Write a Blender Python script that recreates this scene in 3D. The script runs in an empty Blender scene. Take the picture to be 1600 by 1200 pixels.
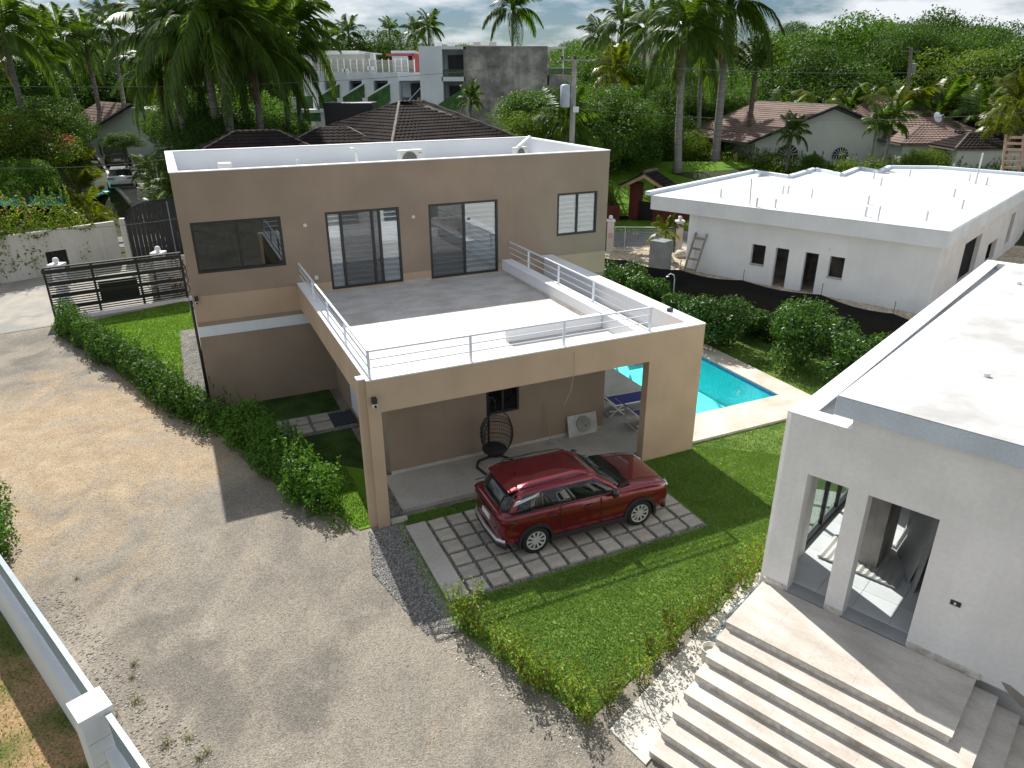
import bpy, math, random
import numpy as np
from mathutils import Vector, Matrix, noise as mnoise
random.seed(7); rng = np.random.default_rng(7)
scene = bpy.context.scene
COL = scene.collection
R = math.radians
pi = math.pi

# ------------------------------------------------------------------ camera, sky, sun, exposure
H = 9.6; F = 1120.0; PIT = R(23.4); ROLL = R(-0.17)
cd = bpy.data.cameras.new('camera'); cam = bpy.data.objects.new('camera', cd); COL.objects.link(cam)
cd.sensor_width = 36; cd.lens = F / 1600 * 36; cd.clip_start = 0.1; cd.clip_end = 20000
cp, sp = math.cos(PIT), math.sin(PIT)
_r = Vector((1, 0, 0)); _f = Vector((0, cp, -sp)); _u = Vector((0, sp, cp))
rr = _r * math.cos(ROLL) + _u * math.sin(ROLL); uu = -_r * math.sin(ROLL) + _u * math.cos(ROLL)
cam.matrix_world = Matrix.Translation((0, 0, H)) @ Matrix((rr, uu, -_f)).transposed().to_4x4()
scene.camera = cam
SUN_AZ = 113.4; SUN_EL = 46.8
world = bpy.data.worlds.new('World'); scene.world = world; world.use_nodes = True
wn = world.node_tree; wn.nodes.clear()
wo = wn.nodes.new('ShaderNodeOutputWorld'); bg = wn.nodes.new('ShaderNodeBackground')
sky = wn.nodes.new('ShaderNodeTexSky'); sky.sky_type = 'NISHITA'; sky.sun_disc = False
sky.sun_elevation = R(SUN_EL); sky.sun_rotation = R(90 - SUN_AZ)
sky.air_density = 1.0; sky.dust_density = 0.3; sky.ozone_density = 2.5
tc = wn.nodes.new('ShaderNodeTexCoord'); mp = wn.nodes.new('ShaderNodeMapping'); mp.inputs['Scale'].default_value = (1, 1, 3.6)
nz = wn.nodes.new('ShaderNodeTexNoise'); nz.inputs['Scale'].default_value = 5.5; nz.inputs['Detail'].default_value = 9; nz.inputs['Roughness'].default_value = 0.58
rp = wn.nodes.new('ShaderNodeValToRGB'); rp.color_ramp.elements[0].position = 0.39; rp.color_ramp.elements[1].position = 0.58
mx = wn.nodes.new('ShaderNodeMix'); mx.data_type = 'RGBA'
hs = wn.nodes.new('ShaderNodeHueSaturation'); hs.inputs['Saturation'].default_value = 1.0
wn.links.new(tc.outputs['Generated'], mp.inputs['Vector']); wn.links.new(mp.outputs['Vector'], nz.inputs['Vector'])
wn.links.new(nz.outputs['Fac'], rp.inputs['Fac']); wn.links.new(rp.outputs['Color'], mx.inputs['Factor'])
wn.links.new(sky.outputs['Color'], mx.inputs['A']); mx.inputs['B'].default_value = (24, 21, 18.6, 1)
tn = wn.nodes.new('ShaderNodeVectorMath'); tn.operation = 'MULTIPLY'; tn.inputs[1].default_value = (0.55, 0.655, 0.77); wn.links.new(mx.outputs['Result'], tn.inputs[0]); wn.links.new(tn.outputs[0], bg.inputs['Color']); bg.inputs['Strength'].default_value = 0.05
wn.links.new(bg.outputs['Background'], wo.inputs['Surface'])
sd = bpy.data.lights.new('sun', 'SUN'); sun = bpy.data.objects.new('sun', sd); COL.objects.link(sun)
sd.energy = 5.0; sd.angle = R(0.53); sd.color = (1, 0.95, 0.88)
az = R(SUN_AZ + 180); ld = Vector((math.cos(az) * math.cos(R(SUN_EL)), math.sin(az) * math.cos(R(SUN_EL)), -math.sin(R(SUN_EL))))
sun.rotation_euler = ld.to_track_quat('-Z', 'Y').to_euler(); sun.location = (-10, 20, 40)
scene.view_settings.view_transform = 'Standard'; scene.view_settings.look = 'None'
scene.view_settings.exposure = 0.45; scene.view_settings.gamma = 1.0
scene.cycles.max_bounces = 7; scene.cycles.transparent_max_bounces = 10

# ------------------------------------------------------------------ terrain and pixel rays (used to stand far things on the ground)
def sstep(a, b, x):
    t = min(1, max(0, (x - a) / (b - a))); return t * t * (3 - 2 * t)
def T(x, y):
    r = math.hypot(x, y)
    return 2.7 * sstep(52.5, 62, r) + 0.012 * max(0, r - 60) if y > 0 else 0.0
def ray(px, py):
    return (rr * ((px - 800) / F) + uu * ((600 - py) / F) + _f)
def at(px, py, z=0.0):
    d = ray(px, py); t = (z - H) / d.z; return Vector((d.x * t, d.y * t, z))
def ground(px, py):
    d = ray(px, py); h = math.hypot(d.x, d.y); r = 5.0
    while r < 2500:
        if H + d.z * r / h <= T(d.x * r / h, d.y * r / h): break
        r *= 1.004
    return Vector((d.x * r / h, d.y * r / h, T(d.x * r / h, d.y * r / h)))
def far(px, py, r):
    d = ray(px, py); h = math.hypot(d.x, d.y); return Vector((d.x * r / h, d.y * r / h, H + d.z * r / h))
def onY(px, py, Y):
    d = ray(px, py); return Vector((d.x * Y / d.y, Y, H + d.z * Y / d.y))

# ------------------------------------------------------------------ tagging
def tag(o, label=None, cat=None, group=None, kind=None):
    if label: o['label'] = label
    if cat: o['category'] = cat
    if group: o['group'] = group
    if kind: o['kind'] = kind
    return o
def thing(name, label, cat, loc=(0, 0, 0), rz=0.0, group=None):
    o = bpy.data.objects.new(name, None); COL.objects.link(o); o.empty_display_size = 0.3
    o.location = loc; o.rotation_euler = (0, 0, rz)
    return tag(o, label, cat, group)
def copy_obj(o, parent=None):
    c = o.copy(); COL.objects.link(c); c.parent = parent
    for ch in o.children: copy_obj(ch, c)
    return c

class MB:
    def __init__(s): s.v = []; s.f = []
    def add(s, vs, fs):
        n = len(s.v); s.v += [tuple(v) for v in vs]; s.f += [tuple(i + n for i in f) for f in fs]; return s
    def box(s, x0, y0, z0, x1, y1, z1):
        x0, x1 = min(x0, x1), max(x0, x1); y0, y1 = min(y0, y1), max(y0, y1); z0, z1 = min(z0, z1), max(z0, z1)
        return s.add([(x0, y0, z0), (x1, y0, z0), (x1, y1, z0), (x0, y1, z0), (x0, y0, z1), (x1, y0, z1), (x1, y1, z1), (x0, y1, z1)],
                     [(0, 3, 2, 1), (4, 5, 6, 7), (0, 1, 5, 4), (1, 2, 6, 5), (2, 3, 7, 6), (3, 0, 4, 7)])
    def prism(s, poly, z0, z1):
        n = len(poly); a = sum(poly[i][0] * poly[(i + 1) % n][1] - poly[(i + 1) % n][0] * poly[i][1] for i in range(n))
        if a < 0: poly = poly[::-1]
        vs = [(p[0], p[1], z0) for p in poly] + [(p[0], p[1], z1) for p in poly]
        return s.add(vs, [tuple(range(n - 1, -1, -1)), tuple(range(n, 2 * n))] + [(i, (i + 1) % n, (i + 1) % n + n, i + n) for i in range(n)])
    def hull(s, pts, d):            # polygon pts (3D) extruded by vector d
        n = len(pts); d = Vector(d); vs = [Vector(p) for p in pts] + [Vector(p) + d for p in pts]
        return s.add(vs, [tuple(range(n - 1, -1, -1)), tuple(range(n, 2 * n))] + [(i, (i + 1) % n, (i + 1) % n + n, i + n) for i in range(n)])
    def bar(s, p, q, w, h, up=(0, 0, 1)):
        p = Vector(p); q = Vector(q); d = (q - p).normalized(); up = Vector(up)
        if abs(d.dot(up)) > 0.95: up = Vector((0, 1, 0))
        a = d.cross(up).normalized() * (w / 2); b = a.cross(d).normalized() * (h / 2)
        vs = [p - a - b, p + a - b, p + a + b, p - a + b, q - a - b, q + a - b, q + a + b, q - a + b]
        return s.add(vs, [(0, 3, 2, 1), (4, 5, 6, 7), (0, 1, 5, 4), (1, 2, 6, 5), (2, 3, 7, 6), (3, 0, 4, 7)])
    def tube(s, pts, r, n=6, closed=False, caps=True):
        pts = [Vector(p) for p in pts]; m = len(pts); rs = r if isinstance(r, (list, tuple)) else [r] * m
        rings = []
        for i, p in enumerate(pts):
            if closed: d = pts[(i + 1) % m] - pts[i - 1]
            else: d = pts[min(i + 1, m - 1)] - pts[max(i - 1, 0)]
            d.normalize(); up = Vector((0, 0, 1)) if abs(d.z) < 0.9 else Vector((0, 1, 0))
            a = d.cross(up).normalized(); b = a.cross(d)
            rings += [p + (a * math.cos(2 * pi * k / n) + b * math.sin(2 * pi * k / n)) * rs[i] for k in range(n)]
        fs = []
        for i in range(m if closed else m - 1):
            j = (i + 1) % m
            fs += [(i * n + k, i * n + (k + 1) % n, j * n + (k + 1) % n, j * n + k) for k in range(n)]
        if caps and not closed: fs += [tuple(range(n - 1, -1, -1)), tuple((m - 1) * n + k for k in range(n))]
        return s.add(rings, fs)
    def lathe(s, prof, n=16, c=(0, 0, 0), axis='z'):
        vs = []
        for (r, z) in prof:
            for k in range(n):
                a = 2 * pi * k / n; x, y = r * math.cos(a), r * math.sin(a)
                vs.append((c[0] + x, c[1] + y, c[2] + z) if axis == 'z' else (c[0] + x, c[1] + z, c[2] + y))
        fs = [(i * n + k, i * n + (k + 1) % n, (i + 1) * n + (k + 1) % n, (i + 1) * n + k) for i in range(len(prof) - 1) for k in range(n)]
        return s.add(vs, fs)
    def wall(s, a0, a1, z0, z1, b0, b1, holes=(), axis='x'):
        """wall along axis from a0..a1, z0..z1, thickness b0..b1, with rectangular holes (a0,a1,z0,z1); clean shell"""
        A = sorted({a0, a1, *[min(max(v, a0), a1) for h in holes for v in h[:2]]}); Z = sorted({z0, z1, *[min(max(v, z0), z1) for h in holes for v in h[2:]]})
        na, nzz = len(A) - 1, len(Z) - 1
        def solid(i, j):
            if i < 0 or j < 0 or i >= na or j >= nzz: return False
            ca, cz = (A[i] + A[i + 1]) / 2, (Z[j] + Z[j + 1]) / 2
            return not any(h[0] < ca < h[1] and h[2] < cz < h[3] for h in holes)
        P = (lambda a, b, z: (a, b, z)) if axis == 'x' else (lambda a, b, z: (b, a, z))
        for i in range(na):
            for j in range(nzz):
                if not solid(i, j): continue
                l, r_, d, u = A[i], A[i + 1], Z[j], Z[j + 1]
                s.add([P(l, b0, d), P(r_, b0, d), P(r_, b0, u), P(l, b0, u)], [(0, 1, 2, 3)])
                s.add([P(l, b1, d), P(r_, b1, d), P(r_, b1, u), P(l, b1, u)], [(3, 2, 1, 0)])
                if not solid(i - 1, j): s.add([P(l, b0, d), P(l, b1, d), P(l, b1, u), P(l, b0, u)], [(3, 2, 1, 0)])
                if not solid(i + 1, j): s.add([P(r_, b0, d), P(r_, b1, d), P(r_, b1, u), P(r_, b0, u)], [(0, 1, 2, 3)])
                if not solid(i, j - 1): s.add([P(l, b0, d), P(r_, b0, d), P(r_, b1, d), P(l, b1, d)], [(3, 2, 1, 0)])
                if not solid(i, j + 1): s.add([P(l, b0, u), P(r_, b0, u), P(r_, b1, u), P(l, b1, u)], [(0, 1, 2, 3)])
        return s
    def mesh(s, name, mat, smooth=False):
        me = bpy.data.meshes.new(name); me.from_pydata(s.v, [], s.f)
        if mat: me.materials.append(mat)
        if smooth: me.polygons.foreach_set('use_smooth', [True] * len(me.polygons))
        me.update(); return me
    def build(s, name, mat, parent=None, smooth=False, bevel=0, kind=None, label=None):
        o = bpy.data.objects.new(name, s.mesh(name, mat, smooth)); COL.objects.link(o); o.parent = parent
        if bevel:
            b = o.modifiers.new('b', 'BEVEL'); b.width = bevel; b.segments = 2; b.limit_method = 'ANGLE'; b.harden_normals = False
        if kind: o['kind'] = kind
        if label: o['label'] = label
        return o
def inst(name, me, parent=None, loc=(0, 0, 0), rot=(0, 0, 0), sc=1.0):
    o = bpy.data.objects.new(name, me); COL.objects.link(o); o.parent = parent; o.location = loc; o.rotation_euler = rot
    o.scale = (sc, sc, sc) if isinstance(sc, (int, float)) else sc
    return o
def struct(mb, name, mat, parent=None, **k):
    o = mb.build(name, mat, parent, **k); o['kind'] = 'structure'; return o

# ------------------------------------------------------------------ materials
def newmat(name):
    m = bpy.data.materials.new(name); m.use_nodes = True; n = m.node_tree; n.nodes.clear()
    o = n.nodes.new('ShaderNodeOutputMaterial'); b = n.nodes.new('ShaderNodeBsdfPrincipled'); n.links.new(b.outputs[0], o.inputs[0])
    return m, n, b, o
def M(name, col, rough=0.8, metal=0.0, var=0.12, scale=1.5, var2=0.08, scale2=30, bump=0.0, bscale=60, coat=0.0, spec=0.5, stretch=(1, 1, 1), col2=None, thr=(0.35, 0.65), trans=0, streak=0):
    m, n, b, o = newmat(name); L = n.links.new
    t = n.nodes.new('ShaderNodeTexCoord'); mpn = n.nodes.new('ShaderNodeMapping'); mpn.inputs['Scale'].default_value = stretch; L(t.outputs['Object'], mpn.inputs['Vector'])
    a = n.nodes.new('ShaderNodeTexNoise'); a.inputs['Scale'].default_value = scale; a.inputs['Detail'].default_value = 6; L(mpn.outputs[0], a.inputs['Vector'])
    c = n.nodes.new('ShaderNodeValToRGB'); c.color_ramp.elements[0].position = thr[0]; c.color_ramp.elements[1].position = thr[1]
    c0 = [max(0, x * (1 - var)) for x in col]; c1 = [min(1, x * (1 + var)) for x in col] if col2 is None else col2
    c.color_ramp.elements[0].color = (*c0, 1); c.color_ramp.elements[1].color = (*c1, 1); L(a.outputs['Fac'], c.inputs['Fac'])
    f = n.nodes.new('ShaderNodeTexNoise'); f.inputs['Scale'].default_value = scale2; f.inputs['Detail'].default_value = 4; L(mpn.outputs[0], f.inputs['Vector'])
    mr = n.nodes.new('ShaderNodeMapRange'); mr.inputs[1].default_value = 0.3; mr.inputs[2].default_value = 0.7; mr.inputs[3].default_value = 1 - var2; mr.inputs[4].default_value = 1 + var2; L(f.outputs['Fac'], mr.inputs[0])
    mm = n.nodes.new('ShaderNodeVectorMath'); mm.operation = 'SCALE'; L(c.outputs['Color'], mm.inputs[0]); L(mr.outputs[0], mm.inputs['Scale'])
    if streak:
        sm = n.nodes.new('ShaderNodeMapping'); sm.inputs['Scale'].default_value = (4.5, 4.5, .28); L(t.outputs['Object'], sm.inputs['Vector'])
        sn = n.nodes.new('ShaderNodeTexNoise'); sn.inputs['Scale'].default_value = 1.3; sn.inputs['Detail'].default_value = 7; sn.inputs['Roughness'].default_value = .65; L(sm.outputs[0], sn.inputs['Vector'])
        sr = n.nodes.new('ShaderNodeMapRange'); sr.inputs[1].default_value = .52; sr.inputs[2].default_value = .72; sr.inputs[3].default_value = 1; sr.inputs[4].default_value = 1 - streak; L(sn.outputs['Fac'], sr.inputs[0])
        m2 = n.nodes.new('ShaderNodeVectorMath'); m2.operation = 'SCALE'; L(mm.outputs[0], m2.inputs[0]); L(sr.outputs[0], m2.inputs['Scale']); mm = m2
    L(mm.outputs[0], b.inputs['Base Color']); b.inputs['Roughness'].default_value = rough; b.inputs['Metallic'].default_value = metal
    b.inputs['Coat Weight'].default_value = coat; b.inputs['Coat Roughness'].default_value = 0.04; b.inputs['Specular IOR Level'].default_value = spec
    if bump:
        g = n.nodes.new('ShaderNodeTexNoise'); g.inputs['Scale'].default_value = bscale; g.inputs['Detail'].default_value = 5; L(mpn.outputs[0], g.inputs['Vector'])
        bp = n.nodes.new('ShaderNodeBump'); bp.inputs['Strength'].default_value = bump; bp.inputs['Distance'].default_value = 0.02; L(g.outputs['Fac'], bp.inputs['Height']); L(bp.outputs[0], b.inputs['Normal'])
    return m
def leafmat(name, cols, rough=0.5, trans=0.38, spec=0.3):
    """cols: list of colours picked at random per leaf, shifted a little per object; part of the light passes through"""
    m, n, b, o = newmat(name); L = n.links.new
    g = n.nodes.new('ShaderNodeNewGeometry'); oi = n.nodes.new('ShaderNodeObjectInfo'); c = n.nodes.new('ShaderNodeValToRGB')
    el = c.color_ramp.elements; el[0].color = (*cols[0], 1); el[0].position = 0
    el[1].color = (*cols[-1], 1); el[1].position = 1
    for i, q in enumerate(cols[1:-1]): e = el.new((i + 1) / (len(cols) - 1)); e.color = (*q, 1)
    L(g.outputs['Random Per Island'], c.inputs['Fac'])
    mr = n.nodes.new('ShaderNodeMapRange'); mr.inputs[3].default_value = 0.75; mr.inputs[4].default_value = 1.25; L(oi.outputs['Random'], mr.inputs[0])
    mm = n.nodes.new('ShaderNodeVectorMath'); mm.operation = 'SCALE'; L(c.outputs['Color'], mm.inputs[0]); L(mr.outputs[0], mm.inputs['Scale'])
    L(mm.outputs[0], b.inputs['Base Color']); b.inputs['Roughness'].default_value = rough; b.inputs['Specular IOR Level'].default_value = spec
    tr = n.nodes.new('ShaderNodeBsdfTranslucent'); sc = n.nodes.new('ShaderNodeVectorMath'); sc.operation = 'MULTIPLY'; sc.inputs[1].default_value = (1.5, 1.5, 0.5)
    L(mm.outputs[0], sc.inputs[0]); L(sc.outputs[0], tr.inputs['Color'])
    ms = n.nodes.new('ShaderNodeMixShader'); ms.inputs[0].default_value = trans; L(b.outputs[0], ms.inputs[1]); L(tr.outputs[0], ms.inputs[2]); L(ms.outputs[0], o.inputs[0])
    return m
def schlick(n, nrm=None):
    lw = n.nodes.new('ShaderNodeLayerWeight'); lw.inputs[0].default_value = 0.5
    if nrm: n.links.new(nrm, lw.inputs['Normal'])
    p = n.nodes.new('ShaderNodeMath'); p.operation = 'POWER'; p.inputs[1].default_value = 5; n.links.new(lw.outputs['Facing'], p.inputs[0])
    a = n.nodes.new('ShaderNodeMath'); a.operation = 'MULTIPLY_ADD'; a.inputs[1].default_value = .95; a.inputs[2].default_value = .04; n.links.new(p.outputs[0], a.inputs[0]); return a.outputs[0]
def glassmat(name, tint=(0.6, 0.65, 0.65), refl=0.12, clear=0.8, rough=0.02, dark=(0.01, 0.012, 0.014)):
    m, n, b, o = newmat(name); L = n.links.new
    b.inputs['Base Color'].default_value = (*dark, 1); b.inputs['Roughness'].default_value = 0.3
    t = n.nodes.new('ShaderNodeBsdfTransparent'); t.inputs[0].default_value = (*tint, 1)
    g = n.nodes.new('ShaderNodeBsdfGlossy'); g.inputs['Roughness'].default_value = rough; g.inputs[0].default_value = (0.9, 0.95, 1, 1)
    m1 = n.nodes.new('ShaderNodeMixShader'); m1.inputs[0].default_value = clear; L(b.outputs[0], m1.inputs[1]); L(t.outputs[0], m1.inputs[2])
    fr = schlick(n)
    ad = n.nodes.new('ShaderNodeMath'); ad.operation = 'ADD'; ad.use_clamp = True; ad.inputs[1].default_value = refl; L(fr, ad.inputs[0])
    m2 = n.nodes.new('ShaderNodeMixShader'); L(ad.outputs[0], m2.inputs[0]); L(m1.outputs[0], m2.inputs[1]); L(g.outputs[0], m2.inputs[2]); L(m2.outputs[0], o.inputs[0])
    return m
def gravelmat(name, ca, cb, cc, big=0.22, mid=1.6, peb=26, bump=0.5, amt=0.45, tan=None):
    m, n, b, o = newmat(name); L = n.links.new
    t = n.nodes.new('ShaderNodeTexCoord')
    def noise(sc, det=5, st=(1, 1, 1), dist=0.0):
        q = n.nodes.new('ShaderNodeTexNoise'); q.inputs['Scale'].default_value = sc; q.inputs['Detail'].default_value = det; q.inputs['Distortion'].default_value = dist
        mq = n.nodes.new('ShaderNodeMapping'); mq.inputs['Scale'].default_value = st; L(t.outputs['Object'], mq.inputs[0]); L(mq.outputs[0], q.inputs['Vector']); return q.outputs['Fac']
    def ramp(fac, p0, p1, a, bcol):
        c = n.nodes.new('ShaderNodeValToRGB'); c.color_ramp.elements[0].position = p0; c.color_ramp.elements[1].position = p1
        c.color_ramp.elements[0].color = (*a, 1); c.color_ramp.elements[1].color = (*bcol, 1); L(fac, c.inputs[0]); return c.outputs['Color']
    def mix(fac, a, bb, mode='MIX'):
        x = n.nodes.new('ShaderNodeMix'); x.data_type = 'RGBA'; x.blend_type = mode
        if isinstance(fac, float): x.inputs['Factor'].default_value = fac
        else: L(fac, x.inputs['Factor'])
        L(a, x.inputs['A']); L(bb, x.inputs['B']); return x.outputs['Result']
    base = ramp(noise(big, 7, dist=0.8), 0.4, 0.6, ca, cb)
    m1 = ramp(noise(mid, 8, (1, 0.55, 1), 0.6), 0.42, 0.66, (0, 0, 0), (1, 1, 1)); c2 = ramp(noise(0.9, 3), 0, 1, cc, cc)
    x = mix(m1, base, c2)
    if tan:
        ds = n.nodes.new('ShaderNodeVectorMath'); ds.operation = 'DISTANCE'; ds.inputs[1].default_value = (tan[0], tan[1], 0)
        sq = n.nodes.new('ShaderNodeMapping'); sq.inputs['Scale'].default_value = (1, 1, 1); L(t.outputs['Object'], sq.inputs[0]); L(sq.outputs[0], ds.inputs[0])
        dm_ = n.nodes.new('ShaderNodeMapRange'); dm_.inputs[1].default_value = tan[2]; dm_.inputs[2].default_value = tan[2] * .15; L(ds.outputs['Value'], dm_.inputs[0])
        ad_ = n.nodes.new('ShaderNodeMath'); ad_.operation = 'MULTIPLY_ADD'; ad_.inputs[1].default_value = .55; L(dm_.outputs[0], ad_.inputs[0]); L(noise(.55, 9, (1, .7, 1), 1.2), ad_.inputs[2])
        x = mix(ramp(ad_.outputs[0], .70, .98, (0, 0, 0), (1, 1, 1)), x, ramp(noise(1.7, 6), .3, .7, (.35, .26, .165), (.44, .355, .25)))
        x = mix(ramp(noise(.8, 9, (1, 1, 1), .8), .50, .72, (0, 0, 0), (.75, .75, .75)), x, ramp(noise(3, 3), .3, .7, (.29, .26, .215), (.36, .325, .275)))
    vo = n.nodes.new('ShaderNodeTexVoronoi'); vo.inputs['Scale'].default_value = peb; L(t.outputs['Object'], vo.inputs['Vector'])
    pv = ramp(vo.outputs['Color'], 0.1, 0.9, (1 - amt,) * 3, (1 + amt * 0.55,) * 3)
    fine = ramp(noise(peb * 2.7, 3), 0.3, 0.7, (0.8,) * 3, (1.15,) * 3)
    x = mix(1.0, x, pv, 'MULTIPLY'); x = mix(1.0, x, fine, 'MULTIPLY')
    L(x, b.inputs['Base Color']); b.inputs['Roughness'].default_value = 0.9; b.inputs['Specular IOR Level'].default_value = 0.2
    bp = n.nodes.new('ShaderNodeBump'); bp.inputs['Strength'].default_value = bump; bp.inputs['Distance'].default_value = 0.03; L(vo.outputs['Distance'], bp.inputs['Height']); L(bp.outputs[0], b.inputs['Normal'])
    return m
m_drive = gravelmat('driveway_gravel', (0.175, 0.16, 0.138), (0.235, 0.215, 0.182), (0.29, 0.26, 0.215), .22, 1.1, 44, .4, .38, (-13, 17.5, 11))
m_soil = gravelmat('soil', (0.045, 0.06, 0.02), (0.03, 0.05, 0.016), (0.06, 0.065, 0.03), 0.06, 0.5, 6, 0.3, 0.3)
m_sand = gravelmat('building_sand', (0.5, 0.42, 0.32), (0.46, 0.36, 0.25), (0.6, 0.54, 0.45), 0.5, 2, 9, 0.6, 0.35)
m_gravel = gravelmat('dark_gravel', (0.22, 0.22, 0.2), (0.17, 0.17, 0.16), (0.28, 0.27, 0.24), 1, 4, 34, 0.9, 0.7)
m_asph = gravelmat('asphalt', (0.22, 0.22, 0.22), (0.19, 0.19, 0.19), (0.27, 0.26, 0.24), 0.4, 1.5, 60, 0.2, 0.2)
m_apron = gravelmat('worn_concrete', (0.34, 0.33, 0.3), (0.28, 0.275, 0.26), (0.4, 0.37, 0.32), 0.3, 1.2, 50, 0.2, 0.15)
m_grass = M('lawn', (0.10, 0.18, 0.04), 0.9, var=0.28, scale=1.1, var2=0.45, scale2=45, bump=1.0, bscale=90, spec=0.15, col2=(0.17, 0.25, 0.06))
m_grass2 = M('bright_lawn', (0.12, 0.24, 0.02), 0.9, var=0.15, scale=0.8, var2=0.35, scale2=60, bump=1.0, bscale=90, spec=0.15)
m_dry = M('patchy_lawn', (0.10, 0.13, 0.03), 0.9, scale=0.8, var2=0.4, scale2=25, bump=0.9, spec=0.15, col2=(0.33, 0.22, 0.12), thr=(0.42, 0.62))
m_brown = M('brown_paint', (0.335, 0.258, 0.192), 0.85, var=0.07, scale=0.9, var2=0.04, scale2=60, bump=0.25, bscale=150, streak=.035)
m_beige = M('beige_paint', (0.50, 0.375, 0.26), 0.85, var=0.07, scale=0.9, var2=0.04, scale2=60, bump=0.25, bscale=150, streak=.035)
m_white = M('white_paint', (0.80, 0.81, 0.83), 0.7, var=0.03, scale=0.8, var2=0.02, scale2=30, bump=0.08)
m_bluew = M('cool_white_paint', (0.76, 0.82, 0.87), 0.75, streak=.05, var=0.05, scale=0.8, var2=0.03, scale2=30, bump=0.08)
m_plast = M('villa_plaster', (0.80, 0.785, 0.77), 0.8, streak=.04, var=0.06, scale=1.2, var2=0.04, scale2=14, bump=0.15, bscale=40)
m_membrane = M('roof_membrane', (0.45, 0.45, 0.445), 0.8, scale=0.8, var2=0.05, col2=(0.54, 0.545, 0.55), thr=(.35, .55), scale2=7, bump=0.3, bscale=3)
m_wroof = M('white_roof', (0.55, 0.59, 0.62), 0.65, scale=0.35, var2=0.03, scale2=3, col2=(0.60, 0.645, 0.68), thr=(.35, .55))
m_terr = M('terrace_tile', (0.47, 0.445, 0.42), 0.55, var=0.06, scale=1.2, var2=0.08, scale2=9, stretch=(1, 1.6, 1), col2=(0.58, 0.565, 0.55), thr=(0.35, 0.6))
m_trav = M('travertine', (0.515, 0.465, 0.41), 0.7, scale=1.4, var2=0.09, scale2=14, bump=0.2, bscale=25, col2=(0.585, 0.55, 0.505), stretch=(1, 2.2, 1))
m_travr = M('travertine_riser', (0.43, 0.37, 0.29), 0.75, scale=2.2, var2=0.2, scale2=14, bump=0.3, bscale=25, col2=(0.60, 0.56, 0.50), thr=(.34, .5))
m_conc = M('concrete', (0.30, 0.29, 0.27), 0.85, var=0.15, scale=1.3, var2=0.1, scale2=18, bump=0.2, col2=(0.40, 0.39, 0.36))
m_patio = M('patio_concrete', (0.46, 0.43, 0.38), 0.75, var=0.15, scale=1.1, var2=0.08, scale2=12, col2=(0.47, 0.45, 0.42))
m_pale = M('pale_cement', (0.52, 0.50, 0.45), 0.85, var=0.1, scale=1.6, var2=0.1, scale2=20, bump=0.2)
m_paver = M('paver_stone', (0.34, 0.32, 0.28), 0.85, var=0.1, scale=2.5, var2=0.12, scale2=25, bump=0.3, bscale=40)
m_rawc = M('raw_concrete_wall', (0.24, 0.235, 0.225), 0.9, streak=.35, scale=0.55, var2=0.3, scale2=1.8, bump=0.3, col2=(0.46, 0.43, 0.39), thr=(.42, .6))
m_block = M('grey_block', (0.20, 0.23, 0.24), 0.9, var=0.15, scale=2, bump=0.4, bscale=20)
m_deck = M('pool_deck_stone', (0.50, 0.44, 0.36), 0.7, var=0.1, scale=1.2, var2=0.1, scale2=14, col2=(0.60, 0.56, 0.50))
m_pool = M('pool_plaster', (0.10, 0.74, 0.78), 0.6, var=0.05, scale=1, var2=0.1, scale2=9)
m_poolf = M('pool_floor', (0.20, 0.86, 0.86), 0.6, var=0.06, scale=2.5, var2=0.12, scale2=9)
m_tile = M('blue_tile', (0.04, 0.16, 0.36), 0.3, var=0.4, scale=25, var2=0.3, scale2=60)
m_black = M('black_metal', (0.018, 0.019, 0.022), 0.4, var=0.1, spec=0.5)
m_frame = M('anthracite_frame', (0.022, 0.025, 0.026), 0.45, var=0.05)
m_railw = M('white_metal', (0.70, 0.76, 0.84), 0.35, var=0.02, spec=0.6)
m_grey = M('grey_blue_metal', (0.27, 0.34, 0.39), 0.4, var=0.1, scale=3, spec=0.5)
m_blind = M('blind_fabric', (0.72, 0.73, 0.74), 0.8, var=0.03); m_blindd = M('blind_shade_band', (0.50, 0.52, 0.54), 0.8, var=0.03)
m_curt = M('grey_curtain', (0.16, 0.18, 0.17), 0.9, var=0.2, scale=8, stretch=(4, 1, 0.3))
m_glass = glassmat('window_glass', (.88, .9, .9), .10, .97); m_glassd = glassmat('dark_window_glass', (0.25, 0.3, 0.3), 0.0, 0.6)
m_screen = glassmat('insect_screen', (0.86, 0.86, 0.86), -0.04, 0.84, 0.3, (0.2, 0.19, 0.18))
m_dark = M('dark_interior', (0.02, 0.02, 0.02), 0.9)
m_plastic = M('white_plastic', (0.72, 0.72, 0.70), 0.4, var=0.03)
m_ac = M('ac_casing', (0.66, 0.66, 0.62), 0.45, var=0.04)
m_wood = M('weathered_wood', (0.30, 0.27, 0.23), 0.85, var=0.2, scale=6, stretch=(1, 1, 0.2)); m_wood2 = M('pink_timber', (0.52, 0.35, 0.26), 0.8, var=0.15, scale=5)
m_trunk = M('palm_bark', (0.20, 0.185, 0.165), 0.9, var=0.25, scale=2.5, var2=0.3, scale2=12, bump=0.7, bscale=14, stretch=(0.4, 0.4, 3))
m_royal = M('royal_palm_bark', (0.30, 0.285, 0.265), 0.85, var=0.2, scale=2, var2=0.2, scale2=9, bump=0.4, bscale=10, stretch=(0.4, 0.4, 4))
m_bark = M('tree_bark', (0.13, 0.10, 0.075), 0.9, var=0.3, scale=4, bump=0.6, bscale=12)
m_twig = M('green_twig', (.16, .15, .06), .8)
m_rtile = M('dark_roof_tile', (0.024, 0.019, 0.018), 0.9, spec=.1, var=0.3, scale=0.7, var2=0.35, scale2=9, bump=0.2)
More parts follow.
